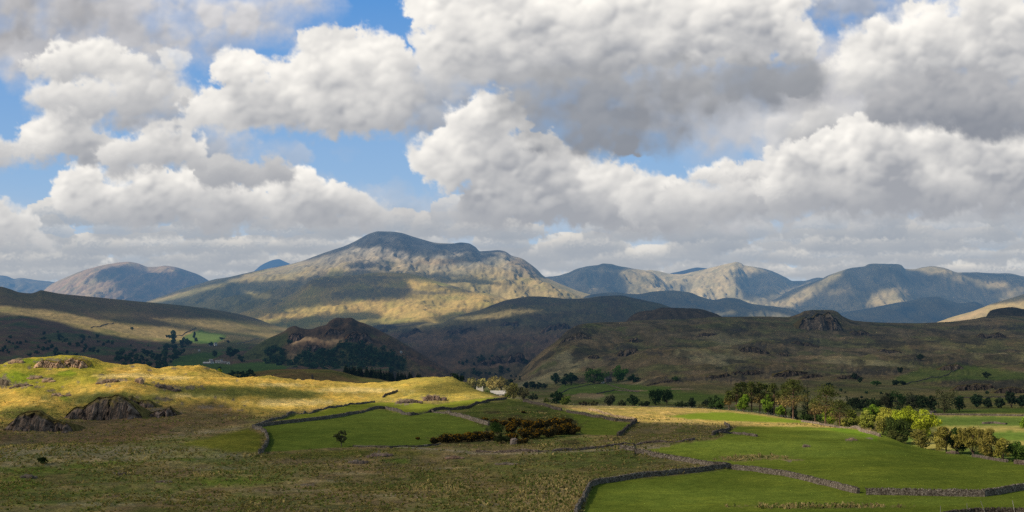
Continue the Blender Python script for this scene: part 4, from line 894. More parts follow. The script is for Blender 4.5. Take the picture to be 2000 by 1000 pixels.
# ---------------------------------------------------------------- world, sun, camera
scn = bpy.context.scene
w = bpy.data.worlds.new('World'); scn.world = w; w.use_nodes = True
nt = w.node_tree
bg = nt.nodes['Background']
sky = nt.nodes.new('ShaderNodeTexSky'); sky.sky_type = 'NISHITA'; sky.sun_disc = False
sky.sun_elevation = SUN_EL; sky.sun_rotation = SUN_AZ; sky.altitude = 200; sky.air_density = 1.0; sky.dust_density = 1.2
mt = nt.nodes.new('ShaderNodeMix'); mt.data_type = 'RGBA'; mt.blend_type = 'MULTIPLY'; mt.inputs[0].default_value = 1.0
mt.inputs[7].default_value = (1.02, 0.98, 0.82, 1); nt.links.new(sky.outputs[0], mt.inputs[6]); nt.links.new(mt.outputs[2], bg.inputs[0]); bg.inputs[1].default_value = SKY_STRENGTH
sl = bpy.data.lights.new('sun', 'SUN'); sl.energy = SUN_STRENGTH; sl.angle = math.radians(0.3); sl.color = (1.0, 0.87, 0.68)
so = bpy.data.objects.new('sun', sl); scn.collection.objects.link(so)
from mathutils import Vector
so.rotation_euler = Vector((-SUN[0], -SUN[1], -SUN[2])).to_track_quat('-Z', 'Y').to_euler()
so.location = (-300, -200, 600)
cd = bpy.data.cameras.new('camera'); cam = bpy.data.objects.new('camera', cd); scn.collection.objects.link(cam)
cam.location = (0, 0, CZ); cam.rotation_euler = (math.radians(90), 0, 0)
cd.sensor_width = 36; cd.lens = 36*F/2000.; cd.shift_y = (YH-500)/2000.; cd.clip_start = 1; cd.clip_end = 120000
scn.camera = cam
scn.view_settings.view_transform = 'Standard'; scn.view_settings.look = 'None'; scn.view_settings.exposure = 0; scn.view_settings.gamma = 1
scn.cycles.sample_clamp_indirect = 1.5; scn.cycles.max_bounces = 5; scn.cycles.transparent_max_bounces = 16; scn.cycles.diffuse_bounces = 3
scn.cycles.use_denoising = False
scn.cycles.denoiser = 'OPENIMAGEDENOISE'; scn.cycles.denoising_input_passes = 'RGB_ALBEDO_NORMAL'; scn.cycles.denoising_prefilter = 'ACCURATE'

def sky_dome():
    us = np.arange(-320, 2322, 2.0); vs = np.arange(-120, 700, 2.0)
    U, V = np.meshgrid(us, vs)
    rgb, cov = sky_field(U.astype(np.float32), V.astype(np.float32))
    d = np.stack([(U-1000)/F, np.ones_like(U), (YH-V)/F], -1)
    d /= np.linalg.norm(d, axis=-1, keepdims=True)
    co = (np.array([0, 0, CZ])+d*42000.).reshape(-1, 3).astype(np.float32)
    nr, nc = U.shape
    i = np.arange(nr*nc).reshape(nr, nc)
    q = np.stack([i[:-1, :-1], i[1:, :-1], i[1:, 1:], i[:-1, 1:]], -1).reshape(-1, 4)
    me = grid_mesh('sky', co, q)
    put_attr(me, 'cloud', np.concatenate([np.clip(rgb, 0, 1.2), np.ones(U.shape+(1,))], -1).reshape(-1, 4))
    o = bpy.data.objects.new('sky', me); scn.collection.objects.link(o); o['kind'] = 'structure'
    t = NT('sky_air')
    at = t.n('ShaderNodeAttribute', attribute_name='cloud')
    em = t.n('ShaderNodeEmission'); t.l(at.outputs['Color'], em.inputs[0])
    me.materials.append(t.out(em.outputs[0]))
sky_dome()
for s in SHEETS: build_sheet(s)
cloud_shadow_sheet()
def base_ground():
    # the low ground under all the hills, out to the horizon
    n = 41; g = np.linspace(-60000, 60000, n); X, Y = np.meshgrid(g, g)
    co = np.stack([X, Y, np.full_like(X, -260.0)], -1).reshape(-1, 3).astype(np.float32)
    i = np.arange(n*n).reshape(n, n); q = np.stack([i[:-1, :-1], i[:-1, 1:], i[1:, 1:], i[1:, :-1]], -1).reshape(-1, 4)
    me = grid_mesh('ground', co, q); put_attr(me, 'cover', np.tile(np.array([[0.13, 0.12, 0.05, 1.0]], np.float32), (n*n, 1)))
    me.materials.append(M_FAR); o = bpy.data.objects.new('ground', me); scn.collection.objects.link(o); o['kind'] = 'structure'
base_ground()
# ---------------------------------------------------------------- things: helpers
COL = bpy.context.scene.collection
def tag(o, label=None, cat=None, group=None, kind=None):
    for k, v in (('label', label), ('category', cat), ('group', group), ('kind', kind)):
        if v: o[k] = v
    return o
def empty(name, loc, label, cat, group=None, rz=0.0, scale=1.0):
    o = bpy.data.objects.new(name, None); COL.objects.link(o); o.location = [float(v) for v in loc]; o.rotation_euler = (0, 0, rz); o.scale = (scale,)*3
    o.empty_display_size = 0.5
    return tag(o, label, cat, group)
def link(name, me, parent=None, loc=None, rz=0.0, scale=None):
    o = bpy.data.objects.new(name, me); COL.objects.link(o)
    if parent is not None: o.parent = parent
    if loc is not None: o.location = [float(v) for v in loc]
    o.rotation_euler = (0, 0, rz)
    if scale is not None: o.scale = scale if isinstance(scale, tuple) else (scale,)*3
    return o
def dup(root, loc, rz=0., scale=1., label=None, group=None):
    r = root.copy(); COL.objects.link(r); r.location = [float(v) for v in loc]; r.rotation_euler = (0, 0, rz); r.scale = scale if isinstance(scale, tuple) else (scale,)*3
    if label: r['label'] = label
    if group: r['group'] = group
    for ch in list(root.children):
        c = ch.copy(); COL.objects.link(c); c.parent = r
        for g in list(ch.children):
            d = g.copy(); COL.objects.link(d); d.parent = c
    return r
class MB:
    """gathers faces, colours; one mesh"""
    def __init__(self): self.v = []; self.f = []; self.c = []; self.n = 0
    def add(self, v, f, c=(1, 1, 1)):
        v = np.asarray(v, np.float32); self.v.append(v)
        self.f += [[int(i)+self.n for i in q] for q in f]
        c = np.asarray(c, np.float32); self.c.append(np.broadcast_to(c, (len(v), 3)) if c.ndim == 1 else c)
        self.n += len(v)
    def quads(self, v, c):
        """v: (n,4,3)"""
        n = len(v); i = np.arange(n*4).reshape(n, 4)+self.n
        self.v.append(v.reshape(-1, 3).astype(np.float32)); self.f += i.tolist()
        self.c.append(np.repeat(np.asarray(c, np.float32).reshape(-1, 3) if np.ndim(c) > 1 else np.tile(np.asarray(c, np.float32), (n, 1)), 4, 0)); self.n += n*4
    def box(self, x0, x1, y0, y1, z0, z1, c=(1, 1, 1)):
        v = [(x0, y0, z0), (x1, y0, z0), (x1, y1, z0), (x0, y1, z0), (x0, y0, z1), (x1, y0, z1), (x1, y1, z1), (x0, y1, z1)]
        self.add(v, [(0, 3, 2, 1), (4, 5, 6, 7), (0, 1, 5, 4), (1, 2, 6, 5), (2, 3, 7, 6), (3, 0, 4, 7)], c)
    def tube(self, pts, rad, n=6, c=(1, 1, 1), cap=True):
        pts = np.asarray(pts, float); m = len(pts); V = []
        for i in range(m):
            d = pts[min(i+1, m-1)]-pts[max(i-1, 0)]; d = d/(np.linalg.norm(d)+1e-9)
            a = np.cross(d, (0.31, 0.92, 0.2)); a /= np.linalg.norm(a)+1e-9; b = np.cross(d, a)
            for k in range(n):
                t = 2*math.pi*k/n; V.append(pts[i]+(a*math.cos(t)+b*math.sin(t))*rad[i])
        f = [(i*n+k, i*n+(k+1) % n, (i+1)*n+(k+1) % n, (i+1)*n+k) for i in range(m-1) for k in range(n)]
        if cap: f.append(tuple((m-1)*n+k for k in range(n)))
        self.add(V, f, c)
    def build(self, name, mat, smooth=False):
        me = bpy.data.meshes.new(name)
        v = np.concatenate(self.v); c = np.concatenate(self.c)
        me.from_pydata(v.tolist(), [], self.f)
        if smooth: me.polygons.foreach_set('use_smooth', np.ones(len(me.polygons), bool))
        put_attr(me, 'tint', np.concatenate([c, np.ones((len(c), 1), np.float32)], 1))
        me.materials.append(mat)
        return me

def tint_material(name, base, var=0.25, scale=3.0, rough=0.8, transl=0.0, vor=None, bump=0.0):
    t = NT(name)
    at = t.n('ShaderNodeAttribute', attribute_name='tint')
    geo = t.n('ShaderNodeNewGeometry')
    n = t.noise(geo.outputs['Position'], scale, 3, 0.6)
    r = t.ramp(n, [(0.3, (1-var,)*3), (0.7, (1+var,)*3)])
    c = t.mul(t.mul(at.outputs['Color'], (*base, 1)), r)
    if vor:
        vn = t.n('ShaderNodeTexVoronoi'); vn.inputs['Scale'].default_value = vor; t.l(geo.outputs['Position'], vn.inputs['Vector'])
        h = t.n('ShaderNodeSeparateColor'); t.l(vn.outputs['Color'], h.inputs[0])
        c = t.mul(c, t.ramp(h.outputs[0], [(0.0, (0.6, 0.57, 0.56)), (0.5, (0.95, 0.92, 0.9)), (1.0, (1.35, 1.3, 1.25))]))
        c = t.mul(c, t.ramp(vn.outputs['Distance'], [(0.25, (1, 1, 1)), (0.75, (0.35, 0.33, 0.3))]))
    d = t.n('ShaderNodeBsdfDiffuse'); t.l(c, d.inputs[0]); d.inputs[1].default_value = rough
    if bump:
        b = t.n('ShaderNodeBump'); b.inputs['Strength'].default_value = bump; b.inputs['Distance'].default_value = 0.3; t.l(n, b.inputs['Height']); t.l(b.outputs[0], d.inputs['Normal'])
    sh = d.outputs[0]
    if transl:
        tl = t.n('ShaderNodeBsdfTranslucent'); t.l(t.mul(c, (1.15, 1.25, 0.6, 1)), tl.inputs[0])
        mx = t.n('ShaderNodeMixShader'); mx.inputs[0].default_value = transl; t.l(sh, mx.inputs[1]); t.l(tl.outputs[0], mx.inputs[2]); sh = mx.outputs[0]
    return t.out(haze_emission(t, sh))
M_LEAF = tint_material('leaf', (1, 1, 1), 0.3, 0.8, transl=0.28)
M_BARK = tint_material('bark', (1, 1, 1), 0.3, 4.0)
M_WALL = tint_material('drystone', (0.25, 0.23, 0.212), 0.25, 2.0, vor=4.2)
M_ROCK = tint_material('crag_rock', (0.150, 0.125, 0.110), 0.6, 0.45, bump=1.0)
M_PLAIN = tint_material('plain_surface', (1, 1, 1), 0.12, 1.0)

# ---------------------------------------------------------------- trees
def leafcards(r, centers, radii, n, size, flat=0.8, up=0.25, shell=0.55):
    """n leaf sprays spread through the clumps; returns quads, clump index, unit offset"""
    k = r.choice(len(centers), n, p=(radii**2)/np.sum(radii**2))
    d = r.normal(size=(n, 3)); d[:, 2] += up; d /= np.linalg.norm(d, axis=1, keepdims=True)
    rad = radii[k]*(shell+(1-shell)*r.random(n)**0.6)*r.uniform(0.85, 1.12, n)
    p = centers[k]+d*rad[:, None]*np.array([1, 1, flat])
    nrm = d+r.normal(scale=0.55, size=(n, 3)); nrm /= np.linalg.norm(nrm, axis=1, keepdims=True)
    a = np.cross(nrm, r.normal(size=(n, 3))); a /= np.linalg.norm(a, axis=1, keepdims=True)+1e-9
    b = np.cross(nrm, a)
    s = size*r.uniform(0.55, 1.35, n)[:, None]
    a *= s; b *= s*r.uniform(0.5, 1.0, n)[:, None]
    q = np.stack([p-a*0.9, p-b*0.8+a*0.1, p+a, p+b*0.8-a*0.15], 1)
    return q, k, d, p

def broadleaf(seed, h, w, col, nleaf=1600, leaf=0.5, trunk=0.06, nclump=26, open_=0.0, bark=(0.08, 0.06, 0.045), col2=None, limbs=7, shape=1.0, thin=1.0):
    """trunk mesh and crown mesh of a broadleaved tree, base at origin"""
    r = np.random.default_rng(seed)
    cz = h*(trunk+(1-trunk)*0.5); rz = h*(1-trunk)*0.5; rx = w*0.5
    C = []; R = []
    for i in range(nclump):
        d = r.normal(size=3); d /= np.linalg.norm(d)
        q = r.uniform(0.30, 0.86)
        z = d[2]*q
        wid = 1.0-0.28*max(z, 0)*shape-(0.25*max(-z, 0))
        C.append((d[0]*q*rx*wid, d[1]*q*rx*wid, cz+z*rz)); R.append(min(rx, rz)*r.uniform(0.28, 0.50)*thin)
    C = np.array(C); R = np.array(R)
    q, k, d, p = leafcards(r, C, R, nleaf, leaf, shell=0.4+0.2*open_)
    cv = r.uniform(0.62, 1.30, nclump)[k]*r.uniform(0.75, 1.25, nleaf)
    c = np.array(col)[None]*cv[:, None]
    if col2 is not None:
        m = np.clip((p[:, 2]/h-0.35)*1.8+r.normal(scale=0.25, size=nleaf), 0, 1)[:, None]; c = np.array(col2)[None]*cv[:, None]*(1-m)+c*m
    cr = MB(); cr.quads(q, c)
    tr = MB(); tw = max(0.12, h*0.022)
    top = cz+rz*0.35
    tr.tube([(0, 0, -0.5), (0.02*h*r.normal(), 0, h*trunk*0.6), (0.02*h*r.normal(), 0.01*h, cz*0.9), (0, 0, top)], [tw*1.4, tw, tw*0.7, tw*0.2], 7, bark)
    for i in r.choice(nclump, min(limbs, nclump), replace=False):
        z0 = h*trunk*r.uniform(0.55, 1.0)+0.1*h*r.random()
        e = C[i]; m = (np.array([0, 0, z0])+e)/2+np.array([0, 0, -0.04*h])+r.normal(scale=0.02*h, size=3)
        tr.tube([(0, 0, z0), m, e], [tw*0.55, tw*0.34, tw*0.12], 5, bark)
        if open_ > 0:
            for j in range(5):
                e2 = e+r.normal(scale=0.13*w, size=3)+np.array([0, 0, 0.08*h]); tr.tube([m*0.4+e*0.6, (e+e2)/2, e2], [tw*0.2, tw*0.13, tw*0.05], 4, bark, False)
    return tr, cr

def pine(seed, h, w, nleaf=1300, col=(0.085, 0.10, 0.028), low=(0.115, 0.075, 0.045), bark=(0.16, 0.10, 0.07), bare=0.38, leaf=0.45):
    r = np.random.default_rng(seed); C = []; R = []
    tr = MB(); lean = r.normal(scale=0.02*h, size=2); tw = 0.016*h+0.05
    tr.tube([(0, 0, -0.6), (lean[0]*.3, lean[1]*.3, h*.35), (lean[0]*.8, lean[1]*.8, h*.7), (lean[0], lean[1], h*.97)], [tw*1.25, tw, tw*.7, tw*.15], 7, bark)
    nt_ = 9
    for i in range(nt_):
        z = h*(bare+(0.97-bare)*(i+0.4*r.random())/(nt_-0.6)); f = (z/h-bare)/(1-bare)
        rad = w*0.5*(0.62+0.55*math.sin(min(1, f*1.05+0.15)*math.pi)**0.8*0.75)*(1.0-0.55*f**2.2)
        for j in range(3 if f > 0.85 else 5):
            t = r.uniform(0, 2*math.pi); q = rad*r.uniform(0.3, 0.85)
            c = (lean[0]*f+q*math.cos(t), lean[1]*f+q*math.sin(t), min(z+r.normal(scale=.02*h), h*.97)); C.append(c); R.append(w*r.uniform(0.15, 0.24))
            tr.tube([(lean[0]*f, lean[1]*f, z-0.03*h), c], [tw*.3, tw*.1], 4, bark, False)
    C = np.array(C); R = np.array(R)
    q, k, d, p = leafcards(r, C, R, nleaf, leaf, flat=0.55, up=0.5, shell=0.3)
    f = np.clip((p[:, 2]/h-bare)/(1-bare)*2.3-0.05+r.normal(scale=0.2, size=nleaf), 0, 1)[:, None]
    cv = (r.uniform(0.65, 1.3, len(C))[k]*r.uniform(0.75, 1.25, nleaf))[:, None]
    cr = MB(); cr.quads(q, (np.array(low)*(1-f)+np.array(col)*f)*cv)
    return tr, cr

def spruce(seed, h, w, nleaf=500, col=(0.022, 0.040, 0.018), leaf=0.6, bark=(0.06, 0.045, 0.035)):
    r = np.random.default_rng(seed)
    tr = MB(); tr.tube([(0, 0, -0.6), (0, 0, h*.5), (0, 0, h*.98)], [h*.02, h*.014, .03], 5, bark)
    z = h*(0.06+0.94*(1-np.sqrt(r.random(nleaf)*0.98))); f = z/h
    tier = 0.82+0.18*np.sin(f*38+seed); t = r.uniform(0, 2*math.pi, nleaf)
    rad = w*0.5*(1-f)**0.85*tier*(0.45+0.55*r.random(nleaf)**0.4)*(1+0.18*np.sin(t*3+seed))
    p = np.stack([rad*np.cos(t), rad*np.sin(t), z], 1)
    out = np.stack([np.cos(t), np.sin(t), -0.35+0.0*t], 1)+r.normal(scale=.25, size=(nleaf, 3)); out /= np.linalg.norm(out, axis=1, keepdims=True)
    sd = np.stack([-np.sin(t), np.cos(t), 0.2*r.normal(size=nleaf)], 1)
    s = leaf*r.uniform(.6, 1.3, nleaf)[:, None]*(0.5+0.7*(1-f))[:, None]
    q = np.stack([p-sd*s*.5, p-out*s*.5, p+sd*s*.5, p+out*s], 1)
    cr = MB(); cr.quads(q, np.array(col)[None]*r.uniform(.6, 1.5, nleaf)[:, None])
    return tr, cr
def bushmesh(seed, h, w, col, nleaf=700, leaf=0.35, nclump=16, col2=None):
    r = np.random.default_rng(seed); C = []; R = []
    for i in range(nclump):
        t = r.uniform(0, 2*math.pi); q = math.sqrt(r.random())*0.72; z = h*(0.22+0.52*r.random()*(1-0.5*q))
        C.append((q*w/2*math.cos(t), q*w/2*math.sin(t), z)); R.append(min(w, h)*r.uniform(.2, .34))
    q, k, d, p = leafcards(r, np.array(C), np.array(R), nleaf, leaf, shell=.45)
    cv = r.uniform(.6, 1.35, nclump)[k]*r.uniform(.75, 1.25, nleaf)
    cr = MB(); cr.quads(q, np.array(col)[None]*cv[:, None])
    st = MB()
    for i in range(5):
        e = np.array(C[i % nclump]); st.tube([(0, 0, -.3), e*0.5, e], [.05*h*.5+.03, .04, .02], 4, (.07, .05, .04), False)
    return st, cr, (np.array(C), np.array(R), r)

def on(s, u, d):
    D, Z = col_at(s, u)
    return np.array([(u-1000)/F*d, d, float(np.interp(d, D, Z))])
def tree_at(p, name, label, cat, meshes, group=None, rz=0.):
    """meshes: (trunk MB, crown MB)"""
    o = empty(name, p, label, cat, group, rz)
    link('trunk' if cat != 'bush' else 'stem', meshes[0].build('trunk', M_BARK, True), o)
    link('crown' if cat != 'bush' else 'foliage', meshes[1].build('crown', M_LEAF), o)
    return o
# ---------------------------------------------------------------- things: trees one can tell apart
DG = (0.038, 0.062, 0.018); MG = (0.070, 0.115, 0.022); BG = (0.13, 0.20, 0.022); LIME = (0.22, 0.28, 0.028); OLV = (0.21, 0.20, 0.045); YOL = (0.32, 0.31, 0.055)
OLB = (0.17, 0.155, 0.04)
def dAu(u): return float(curve(dA, np.array([float(u)]))[0])
def HT(p, px): return px*p[1]/F
seedc = [1000]
def T(kind, p, hpx, wpx, label, col=DG, cat='tree', name=None, group=None, n=None, **kw):
    seedc[0] += 1; sd = seedc[0]
    h, w_ = HT(p, hpx)*1.10, HT(p, wpx)*(1.28 if kind != 'spruce' else 1.15)
    pxm = p[1]/F*2
    if kind == 'round':
        n = int((n or np.clip(hpx*wpx*1.6, 260, 2600))*1.35); col = tuple(min(.6, q*1.25) for q in col); m = broadleaf(sd, h, w_, col, n, max(0.26, pxm*0.95), **kw)
    elif kind == 'pine': m = pine(sd, h, w_, n or 1500, leaf=max(0.3, pxm*0.8), **kw)
    elif kind == 'spruce': m = spruce(sd, h, w_, n or 700, leaf=max(0.4, pxm*1.2), col=col, **kw)
    elif kind == 'bush':
        n = n or int(np.clip(hpx*wpx*2.0, 200, 1500)); m = bushmesh(sd, h, w_, col, n, max(0.2, pxm*0.75), **kw)[:2]
    return tree_at(p, name or {'round': 'broadleaf_tree', 'pine': 'pine_tree', 'spruce': 'spruce_tree', 'bush': 'bush'}[kind], label, cat, m, group, rz=random.uniform(0, 6.28))

# the stand of pines behind the sunny field
gp = 'pines and broadleaved trees of the stand behind the sunny field'
PN = (0.36, 0.34, 0.06); PB = (0.24, 0.175, 0.07)
for u, hpx, wpx, k, lab, c, lo in [
    (1424, 33, 16, 1.015, 'small brownish pine at the left end of the pine stand', (0.10, 0.10, 0.035), PB),
    (1438, 46, 20, 1.03, 'dark topped pine behind the first bright green tree of the stand', (0.055, 0.065, 0.025), (0.12, 0.08, 0.045)),
    (1452, 52, 20, 1.06, 'tall dark pine rising behind the bright round tree at the left of the stand', (0.045, 0.055, 0.022), (0.09, 0.065, 0.04)),
    (1468, 50, 24, 1.02, 'brown stemmed pine with bare trunk just right of the first bright green tree', (0.09, 0.085, 0.035), PB),
    (1484, 52, 24, 1.035, 'brown pine with dead lower boughs left of the second bright green tree', (0.085, 0.08, 0.032), PB),
    (1496, 54, 20, 1.07, 'dark pine at the back above the second bright green tree', (0.04, 0.052, 0.02), (0.08, 0.06, 0.035)),
    (1512, 52, 24, 1.025, 'olive green pine with layered boughs left of the biggest pale pine', (0.11, 0.115, 0.032), (0.13, 0.09, 0.045)),
    (1549, 64, 46, 1.012, 'largest sunlit yellow green pine in the middle of the stand with bare pink stems', PN, PB),
    (1534, 56, 26, 1.02, 'sunlit brownish pine leaning on the left side of the largest pale pine', (0.14, 0.14, 0.035), PB),
    (1612, 62, 46, 1.03, 'sunlit pale pine with a broad crown right of the dark spruce', PN, PB),
    (1592, 38, 22, 1.02, 'short russet pine at the left foot of the broad pale pine', (0.16, 0.13, 0.045), (0.17, 0.11, 0.06)),
    (1640, 46, 32, 1.06, 'russet pine at the right end of the stand above the lime green tree', (0.17, 0.14, 0.05), (0.18, 0.12, 0.06))]:
    T('pine', on(SA, u, dAu(u)*k), hpx*1.1, wpx*1.12, lab, group=gp, col=tuple(q*1.35 for q in c), low=tuple(q*1.25 for q in lo), n=2200 if wpx > 40 else 1300)
for u, hpx, wpx, k, lab in [(1530, 58, 18, 1.10, 'narrow dark spruce showing between two pale pines'), (1551, 70, 18, 1.10, 'slim dark spruce top peeping over the largest pale pine'),
                            (1577, 74, 34, 1.07, 'big dark green spruce between the two broad pale pines'), (1505, 56, 18, 1.12, 'dark narrow spruce at the back left of the stand')]:
    T('spruce', on(SA, u, dAu(u)*k), hpx, wpx, lab, group=gp, col=(0.020, 0.032, 0.018), n=1300)
for u, hpx, wpx, k, lab, c in [(1452, 31, 23, 1.008, 'bright green round tree in front of the pines at the left of the stand', BG), (1499, 36, 20, 1.010, 'bright green taller tree between brown pines in the stand', (0.11, 0.17, 0.022)),
                               (1524, 24, 16, 1.008, 'small bright green sapling under the olive pine', BG), (1574, 14, 24, 1.01, 'low dark bush at the foot of the big dark spruce', DG)]:
    T('round', on(SA, u, dAu(u)*k), hpx, wpx, lab, col=c, group=gp, trunk=0.05)
for u, hpx, wpx, k, lab, c in [(1395, 30, 24, 1.06, 'dark green tree left of the pine stand', (0.035, 0.06, 0.022)), (1408, 26, 18, 1.05, 'mid green bushy tree touching the left end of the pine stand', (0.045, 0.08, 0.022)), (1372, 18, 20, 1.10, 'low dull green bush tree by the field fence left of the stand', (0.07, 0.075, 0.03))]:
    T('round', on(SA, u, dAu(u)*k), hpx, wpx, lab, col=c, trunk=0.03)

# sunlit and shaded trees along the lane right of the stand
for u, v, hpx, wpx, lab, c, kw in [
    (1620, 832, 32, 34, 'lime green rounded tree in front of the russet pine', LIME, {}),
    (1602, 826, 16, 26, 'low green bush at the wall right of the pine trunks', MG, {}),
    (1645, 836, 20, 26, 'small olive bush between the lime tree and the pale hedge trees', OLV, {}),
    (1668, 838, 34, 36, 'green hedge tree with reddish top beside the small olive bush', (0.17, 0.19, 0.035), {}),
    (1694, 842, 38, 44, 'pale green lit tree in the middle of the hedge', (0.24, 0.26, 0.05), {}),
    (1707, 838, 44, 46, 'umbrella shaped bright green tree behind the hedge', BG, dict(trunk=0.45)),
    (1736, 846, 50, 38, 'pale yellow green tall tree left of the big lime yellow trees', YOL, {}),
    (1724, 852, 36, 30, 'olive brown thin tree in front of the pale yellow green one', OLV, dict(open_=0.5)),
    (1768, 850, 50, 50, 'left one of the two big lime yellow trees by the valley field', (0.26, 0.30, 0.026), {}),
    (1806, 852, 50, 56, 'right one of the two big lime yellow trees beside the stony track', (0.28, 0.31, 0.026), {}),
    (1753, 868, 50, 58, 'dark green rounded tree shading the lime yellow trees behind it', (0.055, 0.075, 0.02), dict(trunk=0.03)),
    (1752, 880, 36, 46, 'mossy green shrub at the edge of the grassy hump', (0.085, 0.095, 0.028), dict(trunk=0.05)),
    (1800, 880, 42, 36, 'olive brown loose tree right of the dark rounded one', OLB, dict(open_=0.6)),
    (1848, 888, 52, 52, 'pale tree with bare spreading limbs against the lit field', (0.23, 0.20, 0.045), dict(open_=1.0, thin=0.7)),
    (1869, 886, 46, 40, 'dense dark green tree between bare olive trees', (0.035, 0.062, 0.014), dict(trunk=0.03)),
    (1901, 892, 60, 56, 'large half bare olive tree right of the dense dark one', (0.20, 0.175, 0.04), dict(open_=0.9, thin=0.8)),
    (1936, 898, 56, 50, 'half bare olive tree with a brownish twiggy crown at the wall', (0.19, 0.16, 0.04), dict(open_=0.9, thin=0.8)),
    (1958, 902, 46, 34, 'thin yellowish twiggy tree at the right of the bare ones', (0.21, 0.19, 0.04), dict(open_=1.0, thin=0.7)),
    (1990, 902, 40, 44, 'green bushy tree with dark shade under it by the right edge', MG, dict(trunk=0.03)),
    (2004, 842, 28, 26, 'bright green tree cut by the right edge of the view', BG, {}),
]:
    p = place(SB, u, v) if v < 900 else place(SB, u, v)
    T('round', p, hpx, wpx, lab, col=c, name='broadleaf_tree', n=int(np.clip(hpx*wpx*(1.5 if not kw.get('open_') else 0.75), 400, 2600)), **kw)

# dark row behind them and trees of the right valley
for u, v, hpx, wpx, lab, c in [(a_[0], a_[1], a_[2], a_[3], a_[4], tuple(q*1.55 for q in a_[5])) for a_ in [
    (1668, 802, 26, 30, 'left dark bush tree behind the hedge tops', (0.024, 0.034, 0.016)), (1688, 802, 24, 30, 'low dark tree next in the shaded row', (0.022, 0.032, 0.016)), (1712, 804, 28, 30, 'dull green tree at the start of the taller shaded row', (0.03, 0.045, 0.018)),
    (1733, 805, 36, 26, 'dark brownish tree left of the widest shaded tree', (0.038, 0.04, 0.022)), (1755, 805, 40, 40, 'widest deep green tree of the shaded row', (0.024, 0.046, 0.016)), (1782, 806, 40, 26, 'grey green tree right of the widest shaded tree', (0.045, 0.05, 0.03)),
    (1800, 806, 34, 28, 'dark tree in the shaded row left of the pale one', (0.026, 0.04, 0.018)), (1822, 806, 32, 24, 'deep shaded tree beside the tall pale olive one', (0.022, 0.036, 0.018)), (1845, 806, 48, 44, 'tall grey olive tree at the right of the shaded row', (0.085, 0.085, 0.04)), (1874, 804, 32, 26, 'dark round tree closing the shaded row', (0.022, 0.04, 0.02)),
    (1907, 797, 26, 22, 'dark tree alone by the far field wall', (0.024, 0.042, 0.022)), (1930, 797, 18, 16, 'small dark tree second in the far row at right', (0.028, 0.042, 0.022)), (1952, 797, 18, 18, 'small rounded dark tree in the far row at right', (0.028, 0.042, 0.022)), (1975, 797, 32, 18, 'tall narrow dark tree in the far row at right', (0.024, 0.038, 0.022)), (1996, 797, 24, 22, 'dark tree of the far row at the right edge', (0.022, 0.04, 0.022))]]:
    T('round', place(SB, u, v), hpx, wpx, lab, col=c, trunk=0.04, n=700)
